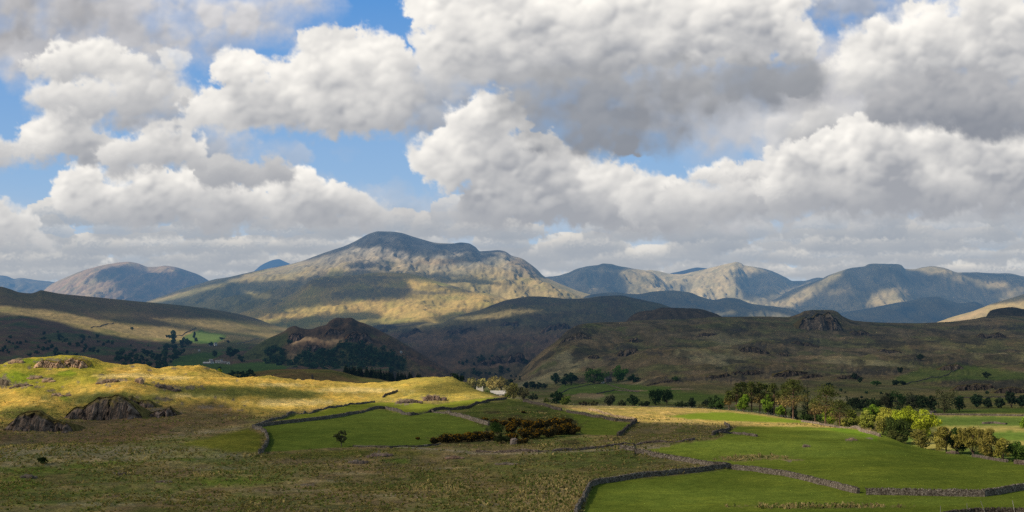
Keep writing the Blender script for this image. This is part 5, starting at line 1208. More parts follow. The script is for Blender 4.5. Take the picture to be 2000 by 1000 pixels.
for u, v, hpx, wpx, lab, c in [(a_[0], a_[1], a_[2], a_[3], a_[4], tuple(q*1.3 for q in a_[5])) for a_ in [
    (1086, 792, 24, 24, 'dark dense round tree at the wall corner below the farm lane', (0.018, 0.036, 0.016)), (1104, 793, 20, 24, 'bright thin tree beside the dark round one at the wall', (0.12, 0.155, 0.03)), (1068, 790, 12, 16, 'low lime bush left of the dark round tree', (0.13, 0.14, 0.035)), (1040, 782, 12, 22, 'grey green shrub by the farm lane', (0.06, 0.07, 0.035)),
    (1160, 750, 32, 46, 'large green tree at the left of the grey stone barn', (0.045, 0.082, 0.018)), (1208, 746, 29, 34, 'green round tree at the right of the grey stone barn', (0.045, 0.10, 0.018)), (1238, 747, 14, 28, 'low dark tree right of the barn trees', (0.024, 0.046, 0.018)),
    (1116, 753, 24, 24, 'dark tree left of the large barn tree', (0.022, 0.042, 0.018)), (1105, 753, 16, 18, 'small dark tree next to the taller one left of the barn', (0.024, 0.042, 0.02)), (1086, 752, 22, 16, 'narrow dark tree standing by itself above the meadow', (0.024, 0.046, 0.02)),
    (1028, 760, 13, 14, 'first dark bush of the row above the meadow', (0.022, 0.036, 0.02)), (1040, 760, 15, 15, 'second dark bush of the row above the meadow', (0.022, 0.036, 0.02)), (1052, 760, 12, 14, 'third dark bush of the row above the meadow', (0.026, 0.038, 0.022)), (1063, 760, 11, 13, 'last dark bush of the row above the meadow', (0.026, 0.04, 0.022)),
    (1280, 791, 30, 26, 'left half of the dark tree clump in the middle of the valley', (0.026, 0.05, 0.02)), (1302, 790, 30, 30, 'right bushy half of the dark tree clump in the valley', (0.032, 0.056, 0.022)), (1236, 795, 22, 20, 'dark green tree left of the valley clump', (0.034, 0.06, 0.024)), (1192, 795, 24, 20, 'grey twiggy tree by the fence', (0.06, 0.065, 0.04)),
    (1350, 798, 20, 18, 'dull green tree between the clump and the pine stand', (0.035, 0.052, 0.024)), (1330, 797, 12, 24, 'low green bush by the fence right of the clump', (0.05, 0.07, 0.026)), (1260, 796, 12, 22, 'low bush by the fence under the clump', (0.045, 0.062, 0.026)), (1215, 796, 13, 20, 'small olive bush by the fence', (0.065, 0.07, 0.03)), (1160, 796, 12, 22, 'olive shrub at the left end of the fence', (0.08, 0.075, 0.032)), (1140, 794, 10, 18, 'brownish shrub near the pale wall', (0.075, 0.06, 0.035)), (1380, 799, 18, 18, 'grey green bush left of the stand trees', (0.045, 0.058, 0.028)),
    (1680, 747, 9, 9, 'small dark round bush on the fell pasture', (0.022, 0.036, 0.02)), (1712, 754, 10, 22, 'bright green low bush on the fell pasture', (0.04, 0.075, 0.02)), (1748, 753, 11, 16, 'dark bush left of two on the fell pasture edge', (0.024, 0.04, 0.02)), (1763, 752, 8, 14, 'smaller dark bush beside it on the fell pasture edge', (0.026, 0.04, 0.02)), (1667, 741, 13, 12, 'dark thorn tree on the slope above the pale pine', (0.022, 0.034, 0.02)), (1758, 730, 12, 10, 'small tree on the upper fell pasture', (0.024, 0.036, 0.022)), (1798, 704, 12, 14, 'dark thorn bush high on the fell', (0.028, 0.04, 0.024)), (1926, 738, 12, 14, 'small tree among dark heather at the right', (0.028, 0.042, 0.024)), (1620, 757, 9, 12, 'little dark bush over the broad pale pine', (0.024, 0.036, 0.02)),
    (1320, 745, 9, 14, 'green bush on the slope right of the barn', (0.038, 0.068, 0.022)), (1450, 755, 8, 12, 'lone low green bush on the slope above the stand', (0.035, 0.055, 0.022))]]:
    T('round', place(SB, u, v), hpx, wpx, lab, col=c, trunk=0.04, n=int(np.clip(hpx*wpx*1.2, 160, 900)))
# round the white farmhouse
for u, v, hpx, wpx, lab, c, kw in [
    (1004, 782, 36, 36, 'olive golden round tree with twiggy crown right of the long barn roof', (0.26, 0.22, 0.065), dict(open_=0.8)), (1022, 781, 22, 22, 'fainter grey olive tree at the right shoulder of the golden one', (0.15, 0.13, 0.055), dict(open_=0.9, thin=.8)),
    (951, 772, 9, 11, 'round green bush in front of the white farmhouse', (0.075, 0.13, 0.02), {}), (991, 779, 10, 16, 'lime green bush at the end of the long barn', (0.17, 0.19, 0.025), {}),
    (923, 764, 24, 26, 'pale olive tree left of the white farmhouse', (0.27, 0.24, 0.085), {}), (942, 762, 24, 22, 'pale olive tree right behind the farmhouse chimneys', (0.28, 0.25, 0.09), {}), (962, 764, 26, 24, 'straw coloured tree behind the long barn', (0.33, 0.27, 0.10), {}), (980, 764, 25, 24, 'pale brown tree behind the right end of the barn', (0.31, 0.25, 0.095), {}), (996, 758, 16, 14, 'small dark tree over the barn trees', (0.03, 0.045, 0.022), {}), (914, 764, 14, 14, 'lime bush on the bank left of the farmhouse', (0.19, 0.21, 0.03), {})]:
    T('round', place(SB, u, v), hpx, wpx, lab, col=c, n=700, **kw)
for u, k, hpx, wpx, lab, c in [(893, 1.10, 24, 30, 'dark round tree on the crest left of the farmhouse', (0.022, 0.04, 0.018)), (872, 1.12, 10, 20, 'low dark bush on the crest beside the dark round tree', (0.022, 0.036, 0.02)), (852, 1.12, 12, 16, 'dark bush on the crest at the right end of the plantation', (0.022, 0.036, 0.02))]:
    T('round', on(SA, u, dAu(u)*k), hpx, wpx, lab, col=c, trunk=0.03, n=600)
# near single trees and bushes
T('round', place(SA, 667, 872), 32, 28, 'lone small tree with visible limbs at the edge of the walled pasture', (0.075, 0.085, 0.038), open_=1.0, thin=0.62, n=480, trunk=0.22, bark=(0.14, 0.12, 0.10))
T('bush', place(SA, 83, 906), 15, 17, 'small dark green bush alone on the moor at the left', (0.032, 0.055, 0.016), cat='bush', n=500)
T('bush', place(SA, 970, 848), 26, 28, 'bright green bush among the gorse at the end of the wall', (0.055, 0.095, 0.022), cat='bush', n=1100)
T('bush', place(SA, 981, 866), 19, 28, 'round grey green bush in front of the gorse', (0.062, 0.080, 0.030), cat='bush', n=1100)
T('round', on(SA, 428, dAu(428)*1.06), 12, 11, 'tiny lime green tree standing on the golden crest', (0.20, 0.27, 0.03), n=220)

# gorse in bloom
gorse = [(852, 866, 26, 14), (872, 864, 34, 20), (893, 863, 34, 18), (915, 862, 34, 20), (936, 860, 30, 20), (955, 858, 26, 18), (1000, 862, 26, 18), (1000, 846, 30, 22), (1020, 856, 34, 22), (1043, 855, 36, 22), (1030, 838, 36, 20), (1058, 840, 36, 22), (1070, 853, 34, 20), (1092, 848, 36, 22), (1110, 846, 34, 22), (1085, 834, 36, 20), (1105, 832, 30, 18), (1010, 832, 30, 16), (985, 830, 24, 10), (965, 826, 22, 9), (1122, 848, 24, 14), (1020, 866, 30, 12), (1128, 842, 18, 10), (945, 822, 18, 8), (1000, 822, 16, 8), (1022, 806, 10, 5), (816, 858, 10, 6)]
gk = []
for i in range(4):
    st, fo, (C, R, r) = bushmesh(500+i, 3.2, 5.0, (0.062, 0.050, 0.022), 900, 0.34, 18)
    fl = MB(); q, k, d, p = leafcards(r, C+np.array([0, 0, .15]), R*1.03, 430, 0.19, up=0.6, shell=.9)
    hot = r.random(len(C)) < 0.58
    q = q[hot[k]]
    fl.quads(q, np.array([0.42, 0.225, 0.018])[None]*r.uniform(.5, 1.3, len(q))[:, None])
    gk.append((st.build('stem', M_BARK), fo.build('foliage', M_LEAF), fl.build('flowers', M_LEAF)))
for i, (u, v, wp, hp) in enumerate(gorse):
    p = place(SA, u, v+1); m = gk[i % 4]
    o = empty('gorse_bush', p, 'dark gorse bush with orange yellow flowers in the thicket on the knoll', 'gorse', 'gorse bushes in bloom on the knoll', rz=i*1.3)
    o.scale = (HT(p, wp)/5.0, HT(p, wp)/5.0, HT(p, hp)/2.9)
    if (u, v) == (816, 858): o['label'] = 'tiny gorse bush alone in the walled pasture'; del o['group']
    if (u, v) == (1022, 806): o['label'] = 'tiny gorse bush alone on top of the knoll'; del o['group']
    link('stem', m[0], o); link('foliage', m[1], o); link('flowers', m[2], o)['kind'] = 'stuff'

# plantation of spruces on the low hill
sk = []
for i in range(4):
    tr, cr = spruce(700+i, 11, 5.2, 420, (0.020, 0.034, 0.015), 1.05); sk.append((tr.build('trunk', M_BARK, True), cr.build('crown', M_LEAF)))
rp = np.random.default_rng(21)
for i in range(84):
    u = rp.uniform(672, 836); row = i % 3
    f = (u-672)/164
    v = np.interp(u, [672, 700, 730, 760, 800, 836], [738, 740, 744, 748, 749, 749]) - row*1.2
    d = 1425+row*28+rp.uniform(-10, 10)
    p = on(SC, u, d); hpx = rp.uniform(18, 25)*(1-0.10*f)*(0.75 if u < 686 or u > 826 else 1)
    o = empty('spruce_tree', p, 'dark spruce in the dense plantation on the low hill', 'tree', 'spruces of the dark plantation', rz=rp.uniform(0, 6))
    s_ = HT(p, hpx)/11; o.scale = (s_*rp.uniform(.85, 1.2),)*2+(s_,)
    link('trunk', sk[i % 4][0], o); link('crown', sk[i % 4][1], o)

# woodland: single small meshes, copied
def farmesh(seed, col, n=150, leaf=1.3, h=9., w=9.):
    tr, cr = broadleaf(seed, h, w, col, n, leaf, nclump=11, trunk=0.03)
    return cr.build('tree', M_LEAF)
FM = [farmesh(800+i, c) for i, c in enumerate([(0.030, 0.066, 0.040), (0.036, 0.075, 0.042), (0.040, 0.072, 0.036), (0.028, 0.055, 0.038)])]
def scatter(s, poly, n, hpx, label, group, seed, dens=None, ms=FM, vis=True, name='tree'):
    r = np.random.default_rng(seed); P = np.array(poly); got = 0; tries = 0
    while got < n and tries < n*40:
        tries += 1
        u = r.uniform(P[:, 0].min(), P[:, 0].max()); v = r.uniform(P[:, 1].min(), P[:, 1].max())
        if sdist(np.array([u]), np.array([v]), poly)[0] < 0: continue
        if dens is not None and fbm(np.array([u/dens]), np.array([v/dens*1.8]), 3, seed)[0] < -0.02: continue
        p = place(s, u, v)
        hh = HT(p, r.uniform(*hpx))
        o = link(name, ms[int(r.integers(len(ms)))], None, p-np.array([0, 0, 0.3]), r.uniform(0, 6), (hh/9*r.uniform(.9, 1.4), hh/9*r.uniform(.9, 1.4), hh/9))
        tag(o, label, 'tree', group); got += 1
def wood(s, poly, n, hpx, name, label, seed, cols):
    """a wood so far off that it reads as one mass"""
    r = np.random.default_rng(seed); P = np.array(poly); mb = MB(); got = 0
    pts = []
    while got < n:
        u = r.uniform(P[:, 0].min(), P[:, 0].max()); v = r.uniform(P[:, 1].min(), P[:, 1].max())
        if sdist(np.array([u]), np.array([v]), poly)[0] < r.uniform(-3, 2): continue
        pts.append(place(s, u, v)); got += 1
    org = pts[0].copy()
    for p in pts:
        h = HT(p, r.uniform(*hpx)); w_ = h*r.uniform(.9, 1.5)
        tr, cr = broadleaf(int(r.integers(1e6)), h, w_, cols[int(r.integers(len(cols)))], 110, p[1]/F*1.25, nclump=8, trunk=0.05, limbs=0)
        mb.v += [q+(p-org) for q in cr.v]; mb.c += cr.c; mb.f += [[i+mb.n for i in q] for q in cr.f]; mb.n += cr.n
    o = link(name, mb.build(name, M_LEAF), None, org); tag(o, label, 'wood', kind='stuff')
wood(SK, [(512, 700), (522, 688), (540, 684), (556, 690), (572, 708), (590, 694), (615, 688), (645, 686), (672, 672), (690, 666), (705, 676), (735, 684), (770, 690), (790, 704), (788, 724), (740, 732), (640, 728), (560, 726), (516, 712)], 330, (8, 14), 'woodland', 'dark green wood covering the foot of the brown knoll', 31, [(0.030, 0.074, 0.050), (0.038, 0.088, 0.054), (0.044, 0.084, 0.046), (0.028, 0.064, 0.048)])
scatter(SD, [(360, 664), (380, 690), (400, 676), (400, 684), (340, 706), (326, 730), (260, 735), (200, 715), (240, 690), (300, 690)], 84, (7, 14), 'dark tree in the wooded gill below the hill pastures', 'trees of the wooded gill', 32)
scatter(SD, [(0, 660), (120, 650), (200, 660), (290, 672), (370, 690), (330, 705), (200, 705), (60, 700), (0, 690)], 100, (4, 10), 'scattered dark thorn bush on the shaded bracken slope', 'thorns scattered on the shaded slope', 33, dens=26.)
scatter(S3, [(830, 742), (880, 705), (960, 690), (1035, 702), (1015, 735), (900, 746)], 42, (4, 11), 'scattered dark tree at the foot of the brown fell', 'trees at the foot of the brown fell', 34, dens=30.)
scatter(SC, [(425, 737), (440, 733), (495, 728), (510, 733), (480, 742), (440, 742)], 22, (6, 13), 'dark tree in the small copse on the low hill', 'trees of the copse on the low hill', 35)
scatter(SB, [(1010, 728), (1020, 740), (1060, 752), (1000, 752), (985, 745)], 8, (4, 7), 'small dark tree at the foot of the craggy fell', 'small trees at the foot of the craggy fell', 36)
scatter(SB, [(1450, 764), (1560, 760), (1700, 768), (1980, 768), (1980, 785), (1480, 776)], 22, (4, 8), 'dark bush scattered on the lower fell behind the trees', 'bushes scattered on the lower fell', 37, dens=40.)
for u, v, hp, wp, lab in [(338, 655, 11, 14, 'upper dark tree by the hill pasture wall'), (337, 666, 17, 22, 'large dark tree below the hill pasture wall'), (379, 662, 16, 8, 'narrow dark tree in the green hill pasture'), (383, 668, 10, 10, 'dark tree at the foot of the narrow one'), (366, 668, 8, 6, 'small dark tree in the green hill pasture'), (432, 664, 6, 14, 'low bush hedge at the green hill pasture'), (418, 698, 14, 16, 'round dark tree above the farm'), (452, 700, 24, 30, 'biggest dark tree right of the farm'), (468, 706, 14, 16, 'dark tree at the right of the biggest farm tree'), (475, 708, 10, 12, 'smaller dark tree beyond the farm trees'), (412, 676, 9, 12, 'tree at the white cottage'), (447, 670, 6, 10, 'bush right of the white cottage'), (258, 645, 7, 8, 'lone thorn tree in the lit hill pasture'), (565, 672, 10, 13, 'dark tree on the shoulder of the knoll'), (533, 682, 9, 9, 'dark tree above the knoll wood'), (430, 725, 10, 10, 'dark tree below the farm')]:
    s_ = SK if u > 500 else SD
    p = place(s_, u, v); o = link('tree', FM[int(u) % 4], None, p-np.array([0, 0, 0.3]), u*0.7, (HT(p, wp)/9, HT(p, wp)/9, HT(p, hp)/9)); tag(o, lab, 'tree')
# ---------------------------------------------------------------- things: walls, fences, rocks, houses, tussocks
def path_on(s, pts, step):
    P = [place(s, u, v) for u, v in pts]
    out = []
    for a, b in zip(P[:-1], P[1:]):
        n = max(1, int(np.linalg.norm((b-a)[:2])/step))
        for i in range(n): out.append(a+(b-a)*i/n)
    out.append(P[-1])
    out = np.array(out)
    # a gently wandering line
    k = np.arange(len(out)); wob = fbm(k*step/9.0, k*0.0+len(out), 3, 5)*0.5
    d = np.gradient(out, axis=0); nrm = np.stack([-d[:, 1], d[:, 0], 0*d[:, 0]], 1); nrm /= np.linalg.norm(nrm, axis=1, keepdims=True)+1e-9
    out = out+nrm*wob[:, None]
    for i in range(len(out)): out[i, 2] = ground(s, out[i, 0], out[i, 1])
    return out, nrm
wallseed = [0]
def wall(s, pts, label, h=1.15, t=0.6, step=0.5, coping=True, name='drystone_wall', mat=None, tint=(1, 1, 1), ruin=0.0, cat='wall', group=None):
    wallseed[0] += 1; r = np.random.default_rng(4000+wallseed[0])
    P, N = path_on(s, pts, step); n = len(P)
    h = h*0.74
    hh = h*(1+0.10*fbm(np.arange(n)*step/4, np.zeros(n), 3, wallseed[0]))*(1-ruin*np.clip(fbm(np.arange(n)*step/7, np.ones(n), 3, wallseed[0]+9)*2+0.2, 0, 0.9))
    prof = [(-0.56, -0.5), (-0.52, 0.0), (-0.48, 0.35), (-0.43, 0.7), (-0.36, 0.98), (0.0, 1.04), (0.36, 0.98), (0.43, 0.7), (0.48, 0.35), (0.52, 0.0), (0.56, -0.5)]
    V = []
    for (a, b) in prof:
        j = r.normal(scale=0.045, size=n)
        z = P[:, 2]+np.where(b > 0, b*hh, b)+r.normal(scale=0.035, size=n)
        V.append(np.stack([P[:, 0]+N[:, 0]*(a*t+j), P[:, 1]+N[:, 1]*(a*t+j), z], 1))
    V = np.stack(V, 1); m = len(prof)
    mb = MB()
    f = [(i*m+k, i*m+k+1, (i+1)*m+k+1, (i+1)*m+k) for i in range(n-1) for k in range(m-1)]
    f += [tuple(range(m)), tuple((n-1)*m+k for k in reversed(range(m)))]
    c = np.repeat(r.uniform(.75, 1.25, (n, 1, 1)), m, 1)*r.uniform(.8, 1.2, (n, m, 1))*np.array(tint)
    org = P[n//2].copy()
    mb.add(V.reshape(-1, 3)-org, f, c.reshape(-1, 3))
    me = mb.build(name, mat or M_WALL)
    if coping:
        o = empty(name, org, label, cat, group); o['kind'] = 'thing'
        link('stone_courses', me, o)
        cp = MB(); x = 0.0; L = np.concatenate([[0], np.cumsum(np.linalg.norm(np.diff(P, axis=0), axis=1))])
        while x < L[-1]:
            wd = r.uniform(0.14, 0.34); k = np.array([np.interp(x, L, P[:, a]) for a in range(3)])-org; i = min(n-1, int(np.searchsorted(L, x)))
            k[2] += hh[i]*1.0; nn = N[i]; tt = np.array([nn[1], -nn[0], 0]); up = np.array([0, 0, 1])+tt*r.normal(scale=.25)
            a = tt*wd*0.5; b = nn*t*0.42*r.uniform(.75, 1.1); u_ = up*r.uniform(0.16, 0.34)
            vv = [k-a-b-up*.05, k+a-b-up*.05, k+a+b-up*.05, k-a+b-up*.05, k-a*.7-b*.8+u_, k+a*.7-b*.8+u_, k+a*.7+b*.8+u_, k-a*.7+b*.8+u_]
            cp.add(vv, [(0, 3, 2, 1), (4, 5, 6, 7), (0, 1, 5, 4), (1, 2, 6, 5), (2, 3, 7, 6), (3, 0, 4, 7)], np.array(tint)*r.uniform(.65, 1.5)); x += wd*1.02
        link('coping', cp.build('coping', mat or M_WALL), o)
        return o
    o = link(name, me, None, org); tag(o, label, cat, group, 'thing'); return o
LT = (1.15, 1.1, 1.05)
wall(SA, [(1118, 1035), (1128, 1000), (1138, 980), (1147, 962), (1155, 950), (1165, 945), (1210, 939), (1260, 931), (1320, 926), (1380, 920), (1424, 914)], 'long drystone wall bending round the near corner of the front green field')
wall(SA, [(1212, 877), (1235, 880), (1262, 887), (1300, 896), (1345, 903), (1390, 911), (1424, 914)], 'drystone wall running down from the track to the wall junction', tint=LT)
wall(SA, [(1426, 915), (1470, 920), (1530, 929), (1580, 940), (1620, 950), (1655, 959), (1676, 964)], 'drystone wall right of the junction ending in a broken gap', tint=LT)
wall(SA, [(1692, 966), (1760, 967), (1850, 969), (1922, 970), (1945, 966), (1975, 961), (2000, 957), (2070, 948)], 'straight drystone wall right of the gap rising at its right end', h=1.3, tint=LT)
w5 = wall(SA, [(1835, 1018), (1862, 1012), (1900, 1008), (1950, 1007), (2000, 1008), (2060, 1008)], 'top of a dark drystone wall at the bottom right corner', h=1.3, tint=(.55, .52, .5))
wall(SA, [(505, 886), (513, 884), (519, 872), (524, 858), (518, 846), (508, 839), (495, 836)], 'winding drystone wall at the left end of the big walled pasture', h=1.2, step=0.8)
wall(SA, [(493, 836), (544, 829), (608, 822), (672, 813), (723, 801), (752, 799), (775, 803), (802, 812)], 'lower drystone wall curving along the top of the big pasture', h=1.3, step=1.0)
wall(SA, [(802, 812), (842, 804), (896, 799), (928, 791), (954, 784), (990, 780)], 'drystone wall climbing from the dip to the farm lane', h=1.3, step=1.0, tint=(.8, .76, .74))
wall(SA, [(842, 805), (880, 810), (920, 821), (954, 831)], 'lighter drystone wall branching down to the gorse', h=1.5, step=0.9, tint=(1.25, 1.2, 1.15))
wall(SA, [(500, 833), (525, 824), (560, 812), (610, 806), (650, 797), (680, 791), (732, 786)], 'tumbled upper drystone wall above the narrow sunlit strip', h=1.3, step=1.2, ruin=0.6, coping=False)
wall(SA, [(748, 777), (752, 772), (765, 769), (776, 764)], 'short curved wall alone on the golden grass', h=1.4, step=1.0, coping=False, tint=(.8, .75, .7))
wall(SA, [(1022, 785), (1062, 792), (1097, 802)], 'dark drystone wall down the back of the knoll', h=1.3, step=0.9, tint=(.75, .72, .72))
wall(SA, [(1107, 805), (1150, 813), (1200, 822), (1242, 824)], 'dark drystone wall from the gap to the field corner', h=1.2, step=0.9, tint=(.75, .72, .72))
wall(SA, [(1243, 823), (1234, 829), (1224, 838), (1214, 848), (1207, 852)], 'short dark wall curving round the right end of the small green field', h=1.2, step=0.6, tint=(.75, .72, .72))
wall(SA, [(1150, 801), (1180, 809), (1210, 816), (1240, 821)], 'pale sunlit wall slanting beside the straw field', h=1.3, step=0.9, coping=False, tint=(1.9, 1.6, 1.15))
wall(SA, [(930, 883), (985, 884), (1050, 883), (1130, 879), (1180, 874), (1250, 868), (1330, 863), (1358, 859)], 'low rubble wall along the far side of the track', h=0.85, step=0.7, ruin=0.75, coping=False, tint=(1.15, 1.0, .95))
wall(SA, [(1392, 850), (1405, 845), (1420, 842), (1425, 836), (1416, 829)], 'small hooked wall at the corner of the straw ground', h=1.4, step=0.7, coping=False, tint=(.85, .82, .82))
wall(SA, [(1405, 847), (1430, 847), (1460, 850), (1478, 853)], 'heap of tumbled wall stone left of the wide green slope', h=0.9, step=0.7, ruin=0.6, coping=False, tint=(.9, .85, .85))
wall(SA, [(1566, 824), (1600, 829), (1640, 836), (1680, 842), (1700, 847), (1718, 853)], 'rubble wall under the sunlit hedge trees', h=1.1, step=0.7, coping=False, tint=(1.2, 1.1, 1.0))
wall(SA, [(1900, 892), (1930, 897), (1968, 903)], 'low wall showing at the brow under the bare trees', h=0.9, step=0.6, coping=False, tint=(1.1, 1.0, .95))
wall(SA, [(1982, 906), (2000, 908), (2040, 914)], 'short piece of wall at the right edge of the brow', h=1.3, step=0.6, coping=False, tint=(1.1, .95, .9))
wall(SA, [(690, 873), (760, 875), (830, 872), (860, 868)], 'sunken stony bank under the lone tree pasture', h=0.7, step=0.8, ruin=0.5, coping=False, tint=(.8, .78, .72))
wall(SB, [(1690, 808), (1760, 810), (1850, 811), (1940, 812), (2060, 814)], 'field wall across the valley below the shaded tree row', h=1.3, step=1.2, coping=False, tint=(1.2, 1.1, 1.0))
wall(SB, [(1828, 804), (1819, 808), (1815, 814), (1819, 822), (1827, 829)], 'short stony wall slanting down the valley field', h=1.2, step=0.8, coping=False, tint=(1.6, 1.45, 1.35))
wall(SB, [(1920, 828), (1940, 827), (1966, 829)], 'grey heap of stones in the valley field', h=1.3, t=2.0, step=0.8, coping=False, tint=(.9, .85, .8), ruin=.3)
for pts, lab in [([(1082, 772), (1110, 760), (1150, 752), (1178, 748)], 'far field wall climbing to the barn from the left'), ([(1185, 750), (1212, 759), (1248, 766)], 'far field wall running down from the barn'), ([(1165, 770), (1200, 762), (1248, 766)], 'far field wall joining the one below the barn'), ([(1765, 752), (1800, 743), (1850, 733), (1868, 722)], 'far dark wall slanting up the fell pasture'), ([(1742, 785), (1850, 778), (1990, 776)], 'far wall along the foot of the fell at the right'), ([(1095, 795), (1200, 797), (1330, 798), (1425, 803)], 'low wall along the back of the sunny field')]:
    wall(SB, pts, lab, h=1.2, step=2.5, coping=False, tint=(.75, .7, .7) if 'sunny' not in lab else (1, .9, .85))
for pts, lab in [([(177, 641), (195, 638), (208, 633), (222, 631)], 'distant dark wall zigzagging on the lit hill pasture'), ([(350, 655), (362, 650), (374, 645), (382, 640)], 'distant wall at the top of the green hill pasture'), ([(462, 672), (485, 667), (505, 660)], 'distant pale wall climbing to the knoll')]:
    wall(SD, pts, lab, h=2.0, t=1.2, step=5, coping=False, tint=(.6, .55, .5) if 'pale' not in lab else (1.5, 1.45, 1.3))

# fence posts by the bottom right wall and a wire fence by the sunny field
for u, hp, lean, lab in [(1837, 13, 0.0, 'grey fence post left of the bottom right wall'), (1890, 18, -0.06, 'grey fence post at the left end of the bottom right wall'), (1926, 24, -0.35, 'tallest leaning grey fence post at the bottom right'), (1983, 24, -0.18, 'slightly leaning grey fence post at the right edge')]:
    p = place(SA, u, 1008); h = HT(p, hp)+0.55
    mb = MB(); mb.tube([(0, 0, -0.5), (0, 0, h*.5), (0, 0, h)], [.045, .043, .03], 6, (0.36, 0.33, 0.30)); mb.tube([(0, 0, h), (0, 0, h+.015)], [.04, .01], 6, (0.3, 0.28, 0.25))
    o = link('fence_post', mb.build('fence_post', M_PLAIN), None, p); o.rotation_euler = (0, lean, 0); tag(o, lab, 'post', 'fence posts at the bottom right corner')
def fence(s, pts, label, k=None, step=5.0):
    P = [on(s, u, dAu(u)*k) for u in pts]; L = 0; posts = []
    for a, b in zip(P[:-1], P[1:]):
        n = max(1, int(np.linalg.norm(b-a)/step))
        for i in range(n): posts.append(a+(b-a)*i/n)
    posts = posts[:95]; org = posts[0].copy()
    o = empty('wire_fence', org, label, 'fence'); o['kind'] = 'thing'
    mb = MB(); mb.tube([(0, 0, -0.4), (0, 0, 1.25)], [.07, .06], 5, (0.30, 0.27, 0.23)); me = mb.build('post', M_PLAIN)
    W = MB()
    for i, q in enumerate(posts):
        q = q.copy(); q[2] = ground(s, q[0], q[1]); posts[i] = q; link('post', me, o, q-org)
    for a, b in zip(posts[:-1], posts[1:]):
        for z in (.4, .75, 1.1): W.tube([a-org+np.array([0, 0, z]), b-org+np.array([0, 0, z])], [.012, .012], 3, (0.3, 0.3, 0.3), False)
    link('wire', W.build('wire', M_PLAIN), o)
fence(SA, [1120, 1200, 1300, 1420, 1500, 1565], 'post and wire fence along the back of the sunny field', 0.995, 6.0)
# grey stone pillar on the low hill
p = place(SC, 610, 744); h = HT(p, 13); mb = MB(); r = np.random.default_rng(5)
mb.tube([(0, 0, -.4), (0.03, 0, h*.4), (-.05, .05, h*.8), (0, 0, h)], [h*.19, h*.17, h*.16, h*.11], 7, (0.6, 0.6, 0.6))
tag(link('standing_stone', mb.build('standing_stone', M_ROCK), None, p), 'dark upright stone post alone on the low hill', 'standing stone')

# crags
def rock_mesh(seed, blobs, col=(1, 1, 1), seg=22, fiss=0.35, name='rock_outcrop'):
    """craggy mass: several fissured lumps grown together. blobs: (x,y,z,rx,ry,rz) in m"""
    mb = MB()
    for k, (x, y, z, rx, ry, rz) in enumerate(blobs):
        th = np.linspace(0, 2*math.pi, seg, endpoint=False); ph = np.linspace(-0.5*math.pi*.6, 0.5*math.pi, seg//2)
        TH, PH = np.meshgrid(th, ph); d = np.stack([np.cos(TH)*np.cos(PH), np.sin(TH)*np.cos(PH), np.sin(PH)], -1)
        # squarish block with vertical joints
        q = np.sign(d)*np.abs(d)**0.72
        s = rx
        n = billow(TH*2.4+seed*3.1+k*5, PH*0.9+k, 4, seed)*fiss+fbm(d[..., 0]*2.2+k*7, d[..., 2]*2.2+d[..., 1]*2, 4, seed+3)*fiss*0.9
        q = q*(1+n[..., None]*0.55)
        V = np.stack([x+q[..., 0]*rx, y+q[..., 1]*ry, z+q[..., 2]*rz], -1).reshape(-1, 3)
        m = seg; h_ = len(ph)
        f = [(i*m+j, i*m+(j+1) % m, (i+1)*m+(j+1) % m, (i+1)*m+j) for i in range(h_-1) for j in range(m)]
        c = np.clip(1+n*0.9, .45, 1.5).reshape(-1, 1)*np.array(col)
        mb.add(V, f, c)
    return mb.build(name, M_ROCK, False)
def crag(s, u, v, wpx, hpx, label, seed, n=9, col=(1, 1, 1), slope=0.0, squash=1.0, fiss=.35, depth=.4):
    """an outcrop filling about wpx by hpx, its foot at row v"""
    p = place(s, u, v); d = p[1]; r = np.random.default_rng(seed); W = wpx*d/F; H = hpx*d/F
    blobs = []
    for i in range(n):
        x = W*(-0.5+(i+0.5)/n)+r.normal(scale=W/n*.3); e = 1-abs(2*x/W)**2*0.45
        y = r.uniform(0, W*depth*.5)
        gz = ground(s, p[0]+x, d+y)-p[2]
        hh = H*e*r.uniform(.7, 1.1)
        blobs.append((x, y, gz+hh*0.20+slope*x, W/n*r.uniform(.75, 1.25), W/n*r.uniform(.7, 1.2), hh*.62*squash))
    o = link('rock_outcrop', rock_mesh(seed, blobs, col, fiss=fiss), None, p); tag(o, label, 'rock')
